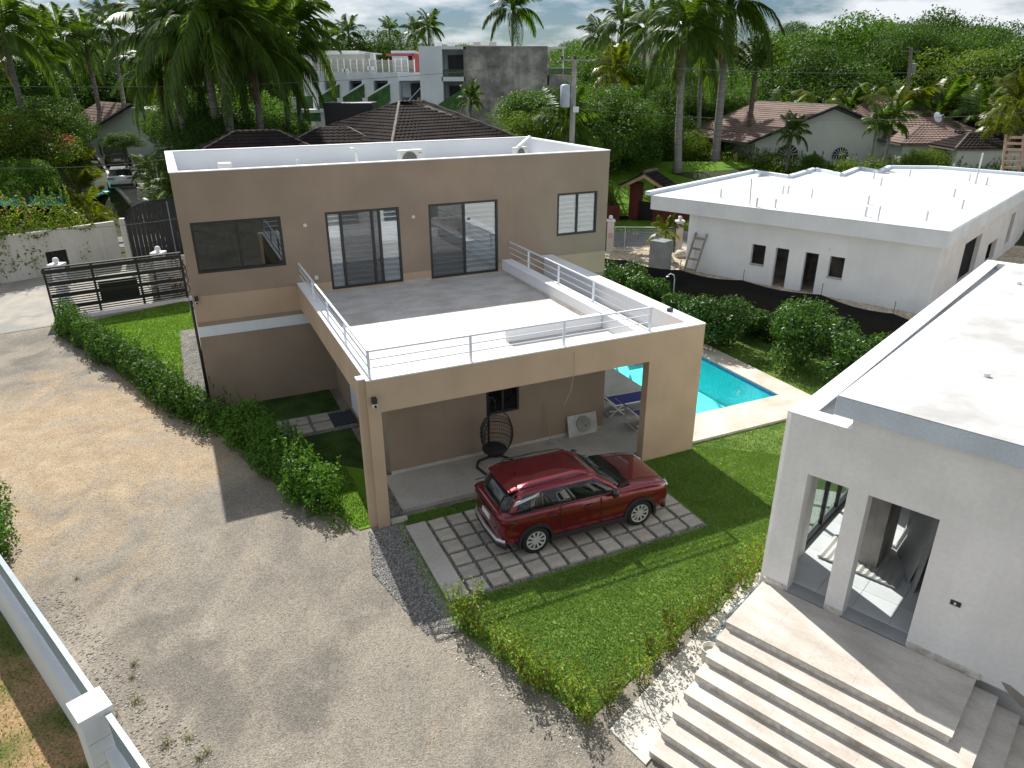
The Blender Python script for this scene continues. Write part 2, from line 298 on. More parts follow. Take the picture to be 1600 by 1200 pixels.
m_rtile2 = M('brown_roof_tile', (0.20, 0.135, 0.11), 0.8, var=0.2, scale=0.7, var2=0.3, scale2=9)
m_ridge = M('roof_ridge_mortar', (0.15, 0.13, 0.11), 0.85, var=0.3, scale=3)
m_red = M('oxide_red_wall', (0.14, 0.035, 0.028), 0.85, var=0.15, scale=2)
m_cream = M('cream_wall', (0.60, 0.63, 0.56), 0.85, var=0.05, scale=0.6)
m_peach = M('peach_column', (0.62, 0.40, 0.26), 0.8)
m_oldw = M('aged_white_wall', (0.60, 0.585, 0.53), 0.9, streak=.25, var=0.08, scale=0.7, var2=0.05, scale2=6)
m_greenw = M('green_painted_screen', (0.05, 0.13, 0.035), 0.8, var=0.35, scale=2, var2=0.4, scale2=9)
m_slat = M('beige_slat', (0.33, 0.30, 0.26), 0.8); m_pink = M('coral_wall', (0.48, 0.11, 0.11), 0.8)
m_net = None
L_hedge = leafmat('hedge_leaf', [(0.03, 0.085, 0.014), (0.07, 0.165, 0.02), (0.05, 0.125, 0.018), (0.11, 0.23, 0.025)], 0.5, 0.38, 0.3)
L_crot = leafmat('shoot_leaf', [(0.13, 0.26, 0.025), (0.21, 0.34, 0.03), (0.09, 0.18, 0.02), (0.16, 0.28, 0.026), (0.22, 0.11, 0.04), (0.26, 0.37, 0.035), (0.17, 0.30, 0.03)], 0.45, 0.42)
L_bush = leafmat('glossy_bush_leaf', [(0.025, 0.07, 0.012), (0.05, 0.125, 0.018), (0.08, 0.18, 0.024)], 0.42, 0.35, 0.4)
L_tree = [leafmat('tree_leaf_dark', [(0.03, 0.07, 0.013), (0.055, 0.12, 0.018), (0.07, 0.14, 0.02)], 0.55, 0.33, 0.2),
          leafmat('tree_leaf_mid', [(0.035, 0.085, 0.013), (0.07, 0.155, 0.019), (0.105, 0.21, 0.025)], 0.55, 0.36, 0.2),
          leafmat('tree_leaf_yellow', [(0.06, 0.11, 0.015), (0.10, 0.17, 0.02), (0.16, 0.22, 0.027)], 0.55, 0.36, 0.2)]
L_boug = leafmat('flowering_vine_leaf', [(0.05, 0.12, 0.015), (0.10, 0.20, 0.025), (0.07, 0.15, 0.02), (0.16, 0.26, 0.03), (0.36, 0.12, 0.05)], 0.5, 0.45, .25)
L_flow = leafmat('magenta_bloom', [(0.55, 0.03, 0.18), (0.4, 0.03, 0.14), (0.6, 0.08, 0.22)], 0.6, 0.4)
L_palm = leafmat('palm_leaflet', [(0.035, 0.08, 0.013), (0.07, 0.14, 0.02), (0.11, 0.18, 0.024), (0.04, 0.075, 0.014)], 0.42, 0.38, 0.35)
L_palmy = leafmat('yellow_palm_leaflet', [(0.10, 0.14, 0.015), (0.18, 0.20, 0.02), (0.07, 0.13, 0.018), (0.26, 0.24, 0.02)], 0.35, 0.35)
L_grass = leafmat('grass_blade', [(0.09, 0.18, 0.035), (0.14, 0.25, 0.05), (0.19, 0.29, 0.065)], 0.6, 0.35, 0.2)

# frames: house frame H (origin at terrace corner) and villa frame V (origin at landing corner)
HA = R(24.8); HO = Vector((-3.06, 13.81, 0)); VA = R(-42.7); VO = Vector((3.557, 9.404, 0))
def Hw(x, y, z=0): return Vector((HO.x + x * math.cos(HA) - y * math.sin(HA), HO.y + x * math.sin(HA) + y * math.cos(HA), z))
def Vw(x, y, z=0): return Vector((VO.x + x * math.cos(VA) - y * math.sin(VA), VO.y + x * math.sin(VA) + y * math.cos(VA), z))
def xy(*ps): return [(p[0], p[1]) for p in ps]

# ================================================================== SETTING
# base terrain: one polar sheet to the horizon, hills far off
def terrain():
    rs = [0, 6, 12, 20, 28, 36, 44, 50, 52.5, 54, 55.5, 57, 58.5, 60, 62, 65, 70, 80, 100, 140, 200, 300, 500, 800, 1200, 1800, 2300, 2700, 3100, 3600, 4500]
    na = 96; vs = [(0, 0, -0.012)]; fs = []
    for i, r in enumerate(rs[1:]):
        for k in range(na):
            a = 2 * pi * k / na; x, y = r * math.cos(a), r * math.sin(a)
            z = T(x, abs(y)) - 0.012
            if r > 2000: z += (75 + 45 * mnoise.noise((math.cos(a) * 3.1, math.sin(a) * 3.1, 4.2)) + 20 * mnoise.noise((math.cos(a) * 11, math.sin(a) * 11, 1))) * sstep(2000, 3100, r)
            vs.append((x, y, z))
    for k in range(na): fs.append((0, 1 + k, 1 + (k + 1) % na))
    for i in range(len(rs) - 2):
        o = 1 + i * na
        for k in range(na): fs.append((o + k, o + na + k, o + na + (k + 1) % na, o + (k + 1) % na))
    struct(MB().add(vs, fs), 'ground', m_soil, smooth=True)
terrain()
struct(MB().prism([(-30, -12), (14, -12), (14, 36), (-6, 38), (-14.8, 32.1), (-19.6, 29.3), (-30, 24)], -0.008, 0.0), 'driveway', m_drive)
# paved apron beyond the slab joint, up to the white wall
struct(MB().prism([(-50, 10), (-30, 21), (-19.2, 28.6), (-15.0, 32.0), (-10, 36.5), (-19.5, 41.9), (-26.2, 34.7), (-38, 28)], -0.004, 0.006), 'road_apron', m_apron)
struct(MB().bar((-30, 21.0, 0.01), (-19.1, 28.5, 0.01), 0.07, 0.02), 'road_joint', m_conc)
# front and side lawn
lawn_poly = xy(Hw(0.35, -3.5), Hw(0.9, -4.9), Vw(-1.1, -2.3), Vw(-0.9, 3.0), Vw(-0.25, 3.8), Vw(-0.25, 18.4), Vw(-17, 18.4), Hw(11, 17.5), Hw(11, 8.4), Hw(8.5, 8.3), Hw(8.5, 0.2), Hw(0.35, 0.2))
struct(MB().prism(lawn_poly, -0.006, 0.02), 'lawn', m_grass)
struct(MB().prism(xy((-18.6, 28.3), (-15.1, 31.8), Hw(-3.1, 21), Hw(-3.0, 8.45), Hw(0.6, 8.45), Hw(0.6, 0.15), (-3.5, 13.75), (-8.3, 18.3)), -0.006, 0.022), 'side_lawn', m_grass2)
struct(MB().prism(xy(Hw(-3.0, 8.45), Hw(.6, 8.45), Hw(.6, 2.6), Hw(-2.4, 5.2)), .0, .026), 'entrance_lawn_shade', M('painted_shade_lawn', (.04, .075, .02), .95, var=.3, scale=1.5, var2=.4, scale2=50, bump=1, spec=.1))  # same side lawn; deep shade by the house painted in as a darker sheet
struct(MB().prism(xy(Hw(-3.7, 17), Hw(-3.03, 17), Hw(-3.03, 9.2), Hw(-3.35, 9.0), Hw(-3.75, 11.2)), 0.0, 0.03), 'gravel_strip', m_gravel)
struct(MB().prism(xy(Hw(-0.25, -0.02), Hw(0.55, -0.02), Hw(0.5, -3.9), Hw(-0.1, -3.7), Hw(-0.55, -1.5)), -0.006, 0.012), 'gravel_bed', m_gravel)
struct(MB().prism(xy(Hw(0.28, 0.3), Hw(0.69, 0.3), Hw(0.69, 2.1), Hw(0.28, 2.1)), 0.0, 0.035), 'gravel_gap', m_gravel)
# cement strip beside the villa steps
struct(MB().prism(xy(Vw(-0.72, -2.2), Vw(0.05, -2.35), Vw(0.05, 3.6), Vw(-0.15, 3.8), Vw(-0.8, 3.0)), -0.004, 0.03), 'cement_strip', m_pale)
# neighbour lawn behind the slat wall
struct(MB().prism(xy(Vw(-16, -14), Vw(3, -14), Vw(3, -7.95), Vw(-16, -7.95)), -0.006, 0.01), 'neighbour_lawn', m_dry)
# street behind and building sand
struct(MB().prism([(2, 37.0), (5.2, 43.2), (60, 44), (60, 30), (40, 20), (16, 10.5), *xy(Vw(0, 19.1), Vw(-17, 19.1))], -0.004, 0.012), 'building_lot', m_sand)
struct(MB().prism([(-30, 43.3), (4, 42.9), (70, 43.6), (70, 48.8), (6, 47.6), (-30, 48)], -0.004, 0.018), 'street', m_asph)
def verge():
    mb = MB()
    for i in range(16):
        x0 = 0 + i * 4.0
        mb.add([(x0, 47.7, 0.02), (x0 + 4, 47.75, 0.02), (x0 + 4, 51.2, T(x0 + 4, 51.2) + .03), (x0, 51.2, T(x0, 51.2) + .03)], [(0, 1, 2, 3)])
    struct(mb, 'grass_verge', m_grass2)
verge()
# far driveway (neighbour) climbing behind the black gate
def far_drive():
    a = [ground(232, 330), ground(268, 322)]
    L_ = [ground(x, y) for x, y in ((205, 345), (205, 322), (178, 290), (163, 262), (152, 247))]
    R_ = [ground(x, y) for x, y in ((262, 345), (258, 322), (226, 290), (214, 262), (205, 247))]
    mb = MB()
    for i in range(4):
        q = [L_[i], R_[i], R_[i + 1], L_[i + 1]]; mb.add([(p.x, p.y, T(p.x, p.y) + 0.06) for p in q], [(0, 1, 2, 3)])
    struct(mb, 'neighbour_driveway', m_apron)
    k = MB()
    for i in range(1, 4): k.bar((L_[i].x, L_[i].y, T(L_[i].x, L_[i].y) + .08), (L_[i + 1].x, L_[i + 1].y, T(L_[i + 1].x, L_[i + 1].y) + .08), .2, .25)
    struct(k, 'driveway_kerb', m_pale)
far_drive()

# ------------------------------------------------------------------ vegetation helpers
def leaf_mesh(name, pts, dirs, size, mat, aspect=0.5, jitter=0.9, fold=0.25):
    """one small folded leaf (two triangles) at each point, roughly facing its direction"""
    n = len(pts); pts = np.asarray(pts, float); d = np.asarray(dirs, float) + rng.normal(0, jitter, (n, 3)); d /= np.linalg.norm(d, axis=1)[:, None] + 1e-9
    t = rng.normal(0, 1, (n, 3)); t -= (t * d).sum(1)[:, None] * d; t /= np.linalg.norm(t, axis=1)[:, None] + 1e-9; b = np.cross(d, t)
    s = size * rng.uniform(0.65, 1.3, n)[:, None]
    p0 = pts - t * s * 0.5; p1 = pts + b * s * aspect * 0.5 + d * s * fold * 0.3; p2 = pts + t * s * 0.5; p3 = pts - b * s * aspect * 0.5 + d * s * fold * 0.3
    v = np.stack([p0, p1, p2, p3], 1).reshape(-1, 3); base = (np.arange(n) * 4)[:, None]
    f = np.concatenate([base + [0, 1, 2], base + [0, 2, 3]], 1).reshape(-1, 3)
    return raw_mesh(name, v, f, mat)
def raw_mesh(name, v, f, mat):
    me = bpy.data.meshes.new(name); k = f.shape[1]; me.vertices.add(len(v)); me.vertices.foreach_set('co', v.astype(np.float32).ravel())
    me.loops.add(f.size); me.loops.foreach_set('vertex_index', f.astype(np.int32).ravel())
    me.polygons.add(len(f)); me.polygons.foreach_set('loop_start', (np.arange(len(f)) * k).astype(np.int32)); me.polygons.foreach_set('loop_total', np.full(len(f), k, np.int32))
    me.materials.append(mat); me.update(calc_edges=True); me.validate(); return me
def clumps(cs, n, shell=0.75):
    """points on and in a set of ellipsoid clumps cs=[(cx,cy,cz,rx,ry,rz)]"""
    cs = np.asarray(cs, float); w = cs[:, 3] * cs[:, 4]; w = w / w.sum(); idx = rng.choice(len(cs), n, p=w)
    d = rng.normal(0, 1, (n, 3)); d /= np.linalg.norm(d, axis=1)[:, None]; rad = (shell + (1.06 - shell) * rng.random(n) ** 0.6)[:, None]
    rad *= (1 + 0.16 * np.sin(d[:, :1] * 7 + idx[:, None]) * np.cos(d[:, 1:2] * 6 + idx[:, None] * 2))
    return cs[idx, :3] + d * rad * cs[idx, 3:6], d
def crown_mesh(name, mat, R_=1.0, hz=0.8, nc=26, n=6000, leaf=0.07, seed=1, flat=0.0):
    r2 = np.random.default_rng(seed); cs = []
    for i in range(nc):
        d = r2.normal(0, 1, 3); d /= np.linalg.norm(d); d[2] = abs(d[2]) * (1 - flat) - 0.25 if r2.random() < 0.8 else d[2]
        q = r2.uniform(0.45, 0.85) * R_; s = r2.uniform(0.2, 0.4) * R_
        cs.append((d[0] * q, d[1] * q, d[2] * q * hz, s, s, s * 0.7))
    cs.append((0, 0, 0, 0.55 * R_, 0.55 * R_, 0.5 * hz * R_))
    p, d = clumps(cs, n); d = d + np.array([0, 0, 0.4]); return leaf_mesh(name, p, d, leaf, mat, 0.6)
CROWN = {}
for ki, mt in enumerate(L_tree):
    for s in range(3): CROWN[(ki, s)] = crown_mesh('crown', mt, 1, 0.8, 34 + 8 * s, 30000, 0.036, 10 * ki + s)
TRUNK = []
for s in range(3):
    mb = MB(); r2 = random.Random(s)
    mb.tube([(0, 0, 0), (0.02, 0.01, 0.5), (0.04, -0.02, 1.0)], [0.055, 0.04, 0.032], 7)
    for k in range(6):
        a = k * 1.05 + r2.random(); q = r2.uniform(.3, .6)
        mb.tube([(0.03, 0, 0.62 + 0.03 * k), (q * .6 * math.cos(a), q * .6 * math.sin(a), .78 + .03 * k), (q * 1.1 * math.cos(a), q * 1.1 * math.sin(a), .92 + .02 * k)], [0.022, 0.015, 0.006], 5)
    TRUNK.append(mb.mesh('trunk', m_bark, True))
def tree(p, top_z, rad, kind, label, name='tree', cat='tree', group=None, hz=1.0):
    """p ground point; crown centred so its top is at top_z"""
    s = random.randrange(3); e = thing(name, label, cat, p, random.uniform(0, 6.28), group)
    cz = max(0.6, top_z - p[2] - rad * 0.70 * hz); inst('trunk', TRUNK[s], e, (0, 0, 0), (0, 0, 0), (rad * 0.8, rad * 0.8, cz * 1.0))
    c = inst('crown', CROWN[(kind, s)], e, (0, 0, cz), (0, 0, 0), (rad, rad * random.uniform(.85, 1.1), rad * hz)); return e
# palm fronds
def frond_mesh(name, mat, L=1.0, droop=0.9, nl=46, ll=0.3, lw=0.016, rise=0.45, hang=0.6, seed=0):
    r2 = np.random.default_rng(seed); v = []; f = []
    N = 14; pts = []
    for i in range(N + 1):
        t = i / N; pts.append(np.array([L * (t - 0.22 * droop * t ** 3), 0.03 * L * math.sin(seed + 3 * t), L * (rise * t - droop * 0.85 * t ** 2.2)]))
    pts = np.array(pts)
    for i in range(N):
        a, b = pts[i], pts[i + 1]; w0 = 0.018 * L * (1 - i / N) + 0.003; w1 = 0.018 * L * (1 - (i + 1) / N) + 0.003; k = len(v)
        v += [a + [0, w0, 0], a + [0, -w0, 0], b + [0, -w1, 0], b + [0, w1, 0]]; f += [(k, k + 1, k + 2), (k, k + 2, k + 3)]
    for i in range(nl):
        t = 0.14 + 0.86 * (i + 0.5) / nl; x = t * N; j = min(int(x), N - 1); p = pts[j] + (pts[j + 1] - pts[j]) * (x - j); tan = pts[j + 1] - pts[j]; tan = tan / np.linalg.norm(tan)
        ln = ll * L * math.sin(pi * min(1, 0.18 + t * 0.8)) ** 0.7 * r2.uniform(0.8, 1.15)
        for sd_ in (-1, 1):
            dr = np.array([0, sd_, 0]) * 0.8 + tan * 0.55 + np.array([0, 0, -hang * r2.uniform(0.5, 1.3)]); dr /= np.linalg.norm(dr)
            m_ = p + dr * ln * 0.5 + np.array([0, 0, 0.03 * L]); e = p + dr * ln + np.array([0, 0, -hang * ln * 0.35 * r2.uniform(.4, 1.4)])
            w = np.cross(dr, [0, 0, 1]); w /= np.linalg.norm(w) + 1e-9; w = w * lw * L * 0.5 + tan * lw * L * 0.6
            k = len(v); v += [p - w * 0.4, p + w * 0.4, m_ + w, m_ - w, e]; f += [(k, k + 1, k + 2), (k, k + 2, k + 3), (k + 3, k + 2, k + 4)]
    return raw_mesh(name, np.array(v), np.array(f), mat)
FR = [frond_mesh('frond', L_palm, droop=d_, rise=r_, hang=h_, seed=s_, nl=44) for d_, r_, h_, s_ in ((0.55, 0.6, 0.5, 1), (0.8, 0.5, 0.7, 2), (1.05, 0.35, 0.9, 3), (1.3, 0.15, 1.1, 4))]
FRY = [frond_mesh('frond', L_palmy, droop=d_, rise=r_, hang=h_, seed=s_, nl=26, ll=.34, lw=.03) for d_, r_, h_, s_ in ((0.55, 0.75, 0.5, 5), (0.8, 0.6, 0.7, 6), (1.1, 0.4, 0.7, 7))]
FRG = [frond_mesh('frond', L_palm, droop=d_, rise=r_, hang=h_, seed=s_, nl=26, ll=.34, lw=.03) for d_, r_, h_, s_ in ((0.55, 0.75, 0.5, 8), (0.8, 0.6, 0.7, 9), (1.1, 0.4, 0.7, 10))]
DEADF = frond_mesh('dry_frond', leafmat('dry_frond', [(0.16, 0.12, 0.06), (0.22, 0.17, 0.09)], 0.8, 0.2), droop=1.5, rise=-0.3, hang=1.2, seed=9, nl=26)
def palm(p, top, L=3.8, nf=22, label='', group=None, r0=0.2, lean=(0, 0), mats=FR, bark=None, yaw=0, dead=2, shaft=False, name='palm_tree'):
    e = thing(name, label, 'palm tree', p, 0, group); h = top - p[2]; lx, ly = lean
    mb = MB(); n = 10; pts = []; rs = []
    for i in range(n + 1):
        t = i / n; pts.append((lx * (1 - (1 - t) ** 2) , ly * (1 - (1 - t) ** 2), h * t)); rs.append(r0 * (1.25 - 0.45 * t ** 0.6) * (1.0 + (0.25 if i == 0 else 0)))
    mb.tube(pts, rs, 9)
    for i in range(int(h / 0.28)):            # leaf-scar rings
        t = (i + .5) * 0.28 / h; x = t * n; j = min(int(x), n - 1); q = Vector(pts[j]).lerp(Vector(pts[j + 1]), x - j); rq = rs[j] + (rs[j + 1] - rs[j]) * (x - j)
        mb.lathe([(rq * 1.0, -0.03), (rq * 1.06, 0), (rq * 1.0, 0.03)], 9, q)
    mb.build('trunk', bark or m_trunk, e, smooth=True)
    if shaft: MB().tube([(lx, ly, h - 0.3), (lx, ly, h + 0.6), (lx, ly, h + 1.3)], [r0 * .95, r0 * 1.0, r0 * .4], 9).build('crownshaft', L_palm, e, smooth=True)
    for i in range(nf):
        t = i / nf; k = min(len(mats) - 1, int(t * len(mats) + random.uniform(-.3, .3)) if t * len(mats) > .3 else 0); a = i * 2.39996 + yaw + random.uniform(-.2, .2)
        pitch = -(0.95 - 1.15 * t) + random.uniform(-.12, .12)
        inst('frond', mats[k], e, (lx, ly, h + (0.15 if t < .5 else 0)), (random.uniform(-.25, .25), pitch, a), L * random.uniform(0.85, 1.1))
    for i in range(dead): inst('dry_frond', DEADF, e, (lx, ly, h - 0.1), (0, 0.5, random.uniform(0, 6.28)), L * 0.6)
    return e
def clump_palm(p, h, L, n, label, mats, group=None, name='areca_palm'):
    e = thing(name, label, 'palm', p, 0, group)
    st = MB()
    for i in range(5):
        a = i * 1.3; st.tube([(0.12 * math.cos(a), 0.12 * math.sin(a), 0), (0.35 * math.cos(a), 0.35 * math.sin(a), h * .6)], [.05, .03], 5)
    st.build('stem', m_trunk, e)
    for i in range(n):
        a = i * 2.4 + random.uniform(-.3, .3); q = random.uniform(.05, .35)
        inst('frond', random.choice(mats), e, (q * math.cos(a), q * math.sin(a), h * random.uniform(.25, .6)), (random.uniform(-.2, .2), -random.uniform(.1, 1.0), a), L * random.uniform(.7, 1.15))
    return e
def hedge(name, path, w, h, n, leaf, mat, label, cat='hedge', bumpy=0.22, seed=3, z0=0.0):
    """hedge along a path: overlapping leafy clumps with stems inside; thing at the first point"""
    r2 = np.random.default_rng(seed); cs = []; st = MB(); P0 = Vector((path[0][0], path[0][1], z0)); e = thing(name, label, cat, P0)
    for i in range(len(path) - 1):
        a = Vector((*path[i][:2], 0)); b = Vector((*path[i + 1][:2], 0)); L_ = (b - a).length; k = max(2, int(L_ / (w * 0.33))); nrm = (b - a).normalized().cross(Vector((0, 0, 1)))
        for j in range(k):
            q = a.lerp(b, (j + r2.random()) / k); hh = h * (1 + r2.uniform(-bumpy, bumpy * .7)); s = w * 0.5 * r2.uniform(.7, 1.05)
            for zz in (0.28, 0.62):
                o = nrm * r2.uniform(-.16, .16) * w; cs.append((q.x + o.x - P0.x, q.y + o.y - P0.y, hh * zz, s * (1.0 if zz < .5 else .85), s * (1.0 if zz < .5 else .85), hh * 0.36))
            st.tube([(q.x - P0.x, q.y - P0.y, 0), (q.x - P0.x + r2.uniform(-.1, .1), q.y - P0.y, hh * .7)], [.025, .01], 4)
    p, d = clumps(cs, n, 0.6); keep = p[:, 2] > 0.02; p, d = p[keep], d[keep]
    inst('foliage', leaf_mesh('foliage', p, d + np.array([0, 0, .5]), leaf, mat, 0.5), e); st.build('stem', m_bark, e)
    # loose shoots sticking out
    sh = []; dr = []
    for i in range(int(n / 260)):
        c = cs[r2.integers(len(cs))]; bx, by, bz = c[0] + r2.uniform(-.3, .3) * w, c[1] + r2.uniform(-.3, .3) * w, h * .85
        vx, vy = r2.uniform(-.5, .5, 2)
        for k in range(14):
            t = k / 14; sh.append((bx + vx * t * .35 + r2.normal(0, .02), by + vy * t * .35 + r2.normal(0, .02), bz + t * h * .32)); dr.append((vx, vy, .6))
    inst('shoots', leaf_mesh('shoots', sh, dr, leaf * .95, mat, 0.4, 1.0), e)['kind'] = 'stuff'
    return e
def shoot_bush(name, mat, h=1.0, spread=0.35, stems=9, leaf=0.085, seed=0, per=34):
    r2 = np.random.default_rng(seed); P = []; D = []; st = MB()
    for i in range(stems):
        a = r2.uniform(0, 6.28); s = spread * r2.uniform(.2, 1); hh = h * r2.uniform(.5, 1.05); vx, vy = math.cos(a) * s, math.sin(a) * s
        st.tube([(vx * .15, vy * .15, 0), (vx * .6, vy * .6, hh * .5), (vx, vy, hh)], [.008, .006, .003], 4)
        for k in range(per):
            t = 0.12 + 0.88 * (k + r2.random()) / per; q = .10 * (1.15 - t) + .02; b = r2.uniform(0, 6.28)
            P.append((vx * t + q * math.cos(b), vy * t + q * math.sin(b), hh * t)); D.append((math.cos(b) * .5, math.sin(b) * .5, .6))
    return leaf_mesh(name, P, D, leaf, mat, 0.42, .5), st.mesh('stem', m_twig)

# ================================================================== MAIN HOUSE (frame H)
ZT = 3.68   # terrace parapet top
ZF = 3.30   # terrace floor
house = thing('house', 'brown two-storey flat-roofed house with beige terrace over its carport', 'house', HO, HA)
WL = (-2.72, -0.24, 4.29, 5.76); D1 = (1.06, 3.38, 3.36, 5.77); D2 = (4.35, 6.78, 3.33, 5.77); WR = (9.04, 10.65, 4.33, 5.80)
FY = 8.48
MB().wall(-3.0, 11.08, 3.63, 7.13, FY, FY + 0.2, [(a, b, max(c, 3.63), d) for a, b, c, d in (WL, D1, D2, WR)]).build('wall', m_brown, house, label='brown upper front wall with windows and sliding doors')
MB().wall(-3.0, 11.08, 2.84, 3.627, FY - 0.004, FY + 0.2, [(1.06, 3.38, 3.36, 4), (4.35, 6.78, 3.33, 4)]).build('wall', m_beige, house, label='beige painted band across the front wall')
MB().wall(-3.0, 11.08, 2.70, 2.84, FY + 0.01, FY + 0.2).wall(-3.0, 11.08, 0, 2.38, FY, FY + .2).build('wall', m_brown, house, label='shaded brown lower front wall')
MB().wall(-3.0, 1.0, 2.382, 2.698, FY - 0.015, FY + 0.2).build('band', m_bluew, house, label='white horizontal band on the lower wall')
MB().wall(FY + .2, 15.05, 0, 7.13, -3.0, -2.8, axis='y').wall(FY + .2, 15.05, 0, 7.13, 10.88, 11.08, axis='y').wall(-2.8, 10.88, 0, 7.13, 14.85, 15.05).build('wall', m_brown, house, label='brown side and rear walls')
MB().box(-2.8, FY + .2, 6.2, 10.88, 14.85, 6.42).build('roof', m_wroof, house, label='white flat roof sunk behind the parapet')
# parapet: white inner faces and coping
MB().box(-3.02, FY - .012, 7.132, 11.1, FY + .2, 7.16).box(-3.02, 14.85, 7.132, 11.1, 15.07, 7.16).box(-3.02, FY + .2, 7.132, -2.8, 14.85, 7.16).box(10.88, FY + .2, 7.132, 11.1, 14.85, 7.16).build('coping', m_white, house)
MB().wall(-2.795, 10.875, 6.424, 7.131, 14.825, 14.845).wall(FY + .21, 14.82, 6.424, 7.131, 10.855, 10.877, axis='y').wall(FY + .21, 14.82, 6.424, 7.131, -2.797, -2.775, axis='y').build('parapet_lining', m_white, house)
MB().box(-2.8, FY + .2, 3.0, 10.88, 14.85, 3.28).build('floor_slab', m_white, house)
# dark downpipe at the left corner
MB().tube([(-3.06, FY + .1, 0.05), (-3.06, FY + .1, 3.5)], 0.04, 8).build('downpipe', m_black, house, smooth=True)
def window(parent, x0, x1, z0, z1, y, split=0.5, fr=0.07, kind='window', glass=None, blind=None, curtain=False, screens=(), name='window', fw=0.07, glassy=None):
    """framed window set in the wall plane y (front side at smaller y)"""
    y0, y1 = y - 0.015, y + 0.10
    mb = MB(); mb.wall(x0 + .002, x1 - .002, z0 + .002, z1 - .002, y0, y1, [(x0 + fr, x1 - fr, z0 + fr, z1 - fr)])
    w = mb.build(name, m_frame, parent)
    xs = [x0 + fr] + [x0 + (x1 - x0) * s for s in (split if isinstance(split, (list, tuple)) else [split])] + [x1 - fr]
    ml = MB()
    for s in xs[1:-1]: ml.box(s - fw / 2, y0 + .012, z0 + fr, s + fw / 2, y1 - .06, z1 - fr)
    ml.build('mullion', m_frame, w)
    for i in range(len(xs) - 1):
        a, b = xs[i] + (fw / 2 if i else 0), xs[i + 1] - (fw / 2 if i < len(xs) - 2 else 0)
        MB().box(a, y + .035, z0 + fr, b, y + .045, z1 - fr).build('pane', glass or m_glass, w)
        if i in screens: MB().box(a, y + .01, z0 + fr, b, y + .014, z1 - fr).build('insect_screen', m_screen, w)
    if blind:
        bl, bd = MB(), MB(); z = z0 + fr; i = 0
        while z < z1 - fr:
            (bl if i % 2 == 0 else bd).box(x0 + fr, y + .06, z, x1 - fr, y + .064, min(z + blind, z1 - fr)); z += blind * (1 if i % 2 == 0 else .35); i += 1
        bl.build('blind', m_blind, w); bd.build('blind_band', m_blindd, w)
    if curtain: MB().box(x0 + .05, y + .16, z0, x1 - .05, y + .17, z1).build('curtain', m_curt, w)
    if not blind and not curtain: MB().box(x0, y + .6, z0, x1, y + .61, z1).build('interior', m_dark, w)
    return w
w = window(house, *WL, FY + .01, 0.5, curtain=True, glass=glassmat('dim_glass', (.5, .55, .53), .02, .9)); w['label'] = 'wide dark window at the left of the facade'
w = window(house, *D1, FY + .01, [0.2, 0.62, 0.72], blind=.12, screens=(1, 2), name='sliding_door', fw=.085); w['label'] = 'left sliding door, partly open'
w = window(house, *D2, FY + .01, 0.5, blind=.12, screens=(0,), name='sliding_door', fw=.085); w['label'] = 'right sliding door with reflecting pane'
w = window(house, *WR, FY + .01, 0.5, blind=.12); w['label'] = 'right window with pale blinds'
for x, z in ((0.44, 5.43), (3.83, 5.42)):
    MB().lathe([(0.0, -.05), (.045, -.05), (.06, -.02), (.06, 0)], 12, (x, FY, z), 'y').build('wall_light', m_plastic, house, smooth=True)
MB().box(.55, FY - .03, 3.75, .66, FY - .002, 3.87).build('socket', m_plastic, house)
MB().box(.66, 0, 0, .66, 0, 0)
# terrace structure ---------------------------------------------------
XR = 8.86
MB().wall(0, XR, 0, ZT, 0, 0.26, [(0.27, 7.2, -1, 2.92)]).build('carport_front', m_beige, house, label='beige beam and posts framing the carport')
MB().wall(0.262, FY - .006, 2.92, ZT, 0, 0.22, axis='y').build('terrace_side_beam', m_beige, house)
MB().box(-.16, .12, 0, -.002, .3, ZT + .004).build('corner_fin', m_beige, house)
MB().wall(0.262, FY - .006, 2.92, ZT, XR - .30, XR, axis='y').build('terrace_side_beam', m_beige, house)
MB().box(.222, .262, 2.95, 7.0, FY - .008, ZF).build('terrace_floor', m_terr, house)
MB().box(7.0, .262, 2.75, XR - .302, FY - .008, 3.02).build('gutter_floor', m_terr, house)
MB().box(6.92, .262, 3.022, 7.26, FY - .008, ZT).build('parapet', m_white, house)
# white copings
cop = MB(); cop.box(-.005, -.008, ZT, XR + .005, .264, ZT + .03).box(-.005, .264, ZT, .30, FY - .01, ZT + .03).box(XR - .42, .264, ZT, XR + .005, FY - .01, ZT + .03).box(6.90, .264, ZT, 7.28, FY - .01, ZT + .03).box(-.17, .1, ZT + .006, -.007, .31, ZT + .034)
cop.build('coping', m_white, house)
MB().wall(.264, FY - .01, 3.022, ZT - .002, XR - .318, XR - .302, axis='y').wall(.27, 6.9, ZF + .002, ZT - .002, .264, .275).build('parapet_lining', m_white, house)
# tile skirting against the facade and parapet
for q in ((.3, FY - .02, ZF + .001, 1.05, FY - .006, ZF + .09), (3.40, FY - .02, ZF + .001, 4.33, FY - .006, ZF + .09), (6.79, FY - .02, ZF + .001, 6.88, FY - .006, ZF + .09), (6.885, 2.2, ZF + .001, 6.915, FY - .03, ZF + .08)): MB().box(*q).build('skirting', m_trav, house)
# planter wall on the terrace
MB().box(4.12, 1.86, ZF + .002, 6.9, 2.02, 3.66).build('planter_wall', m_white, house, bevel=.01)
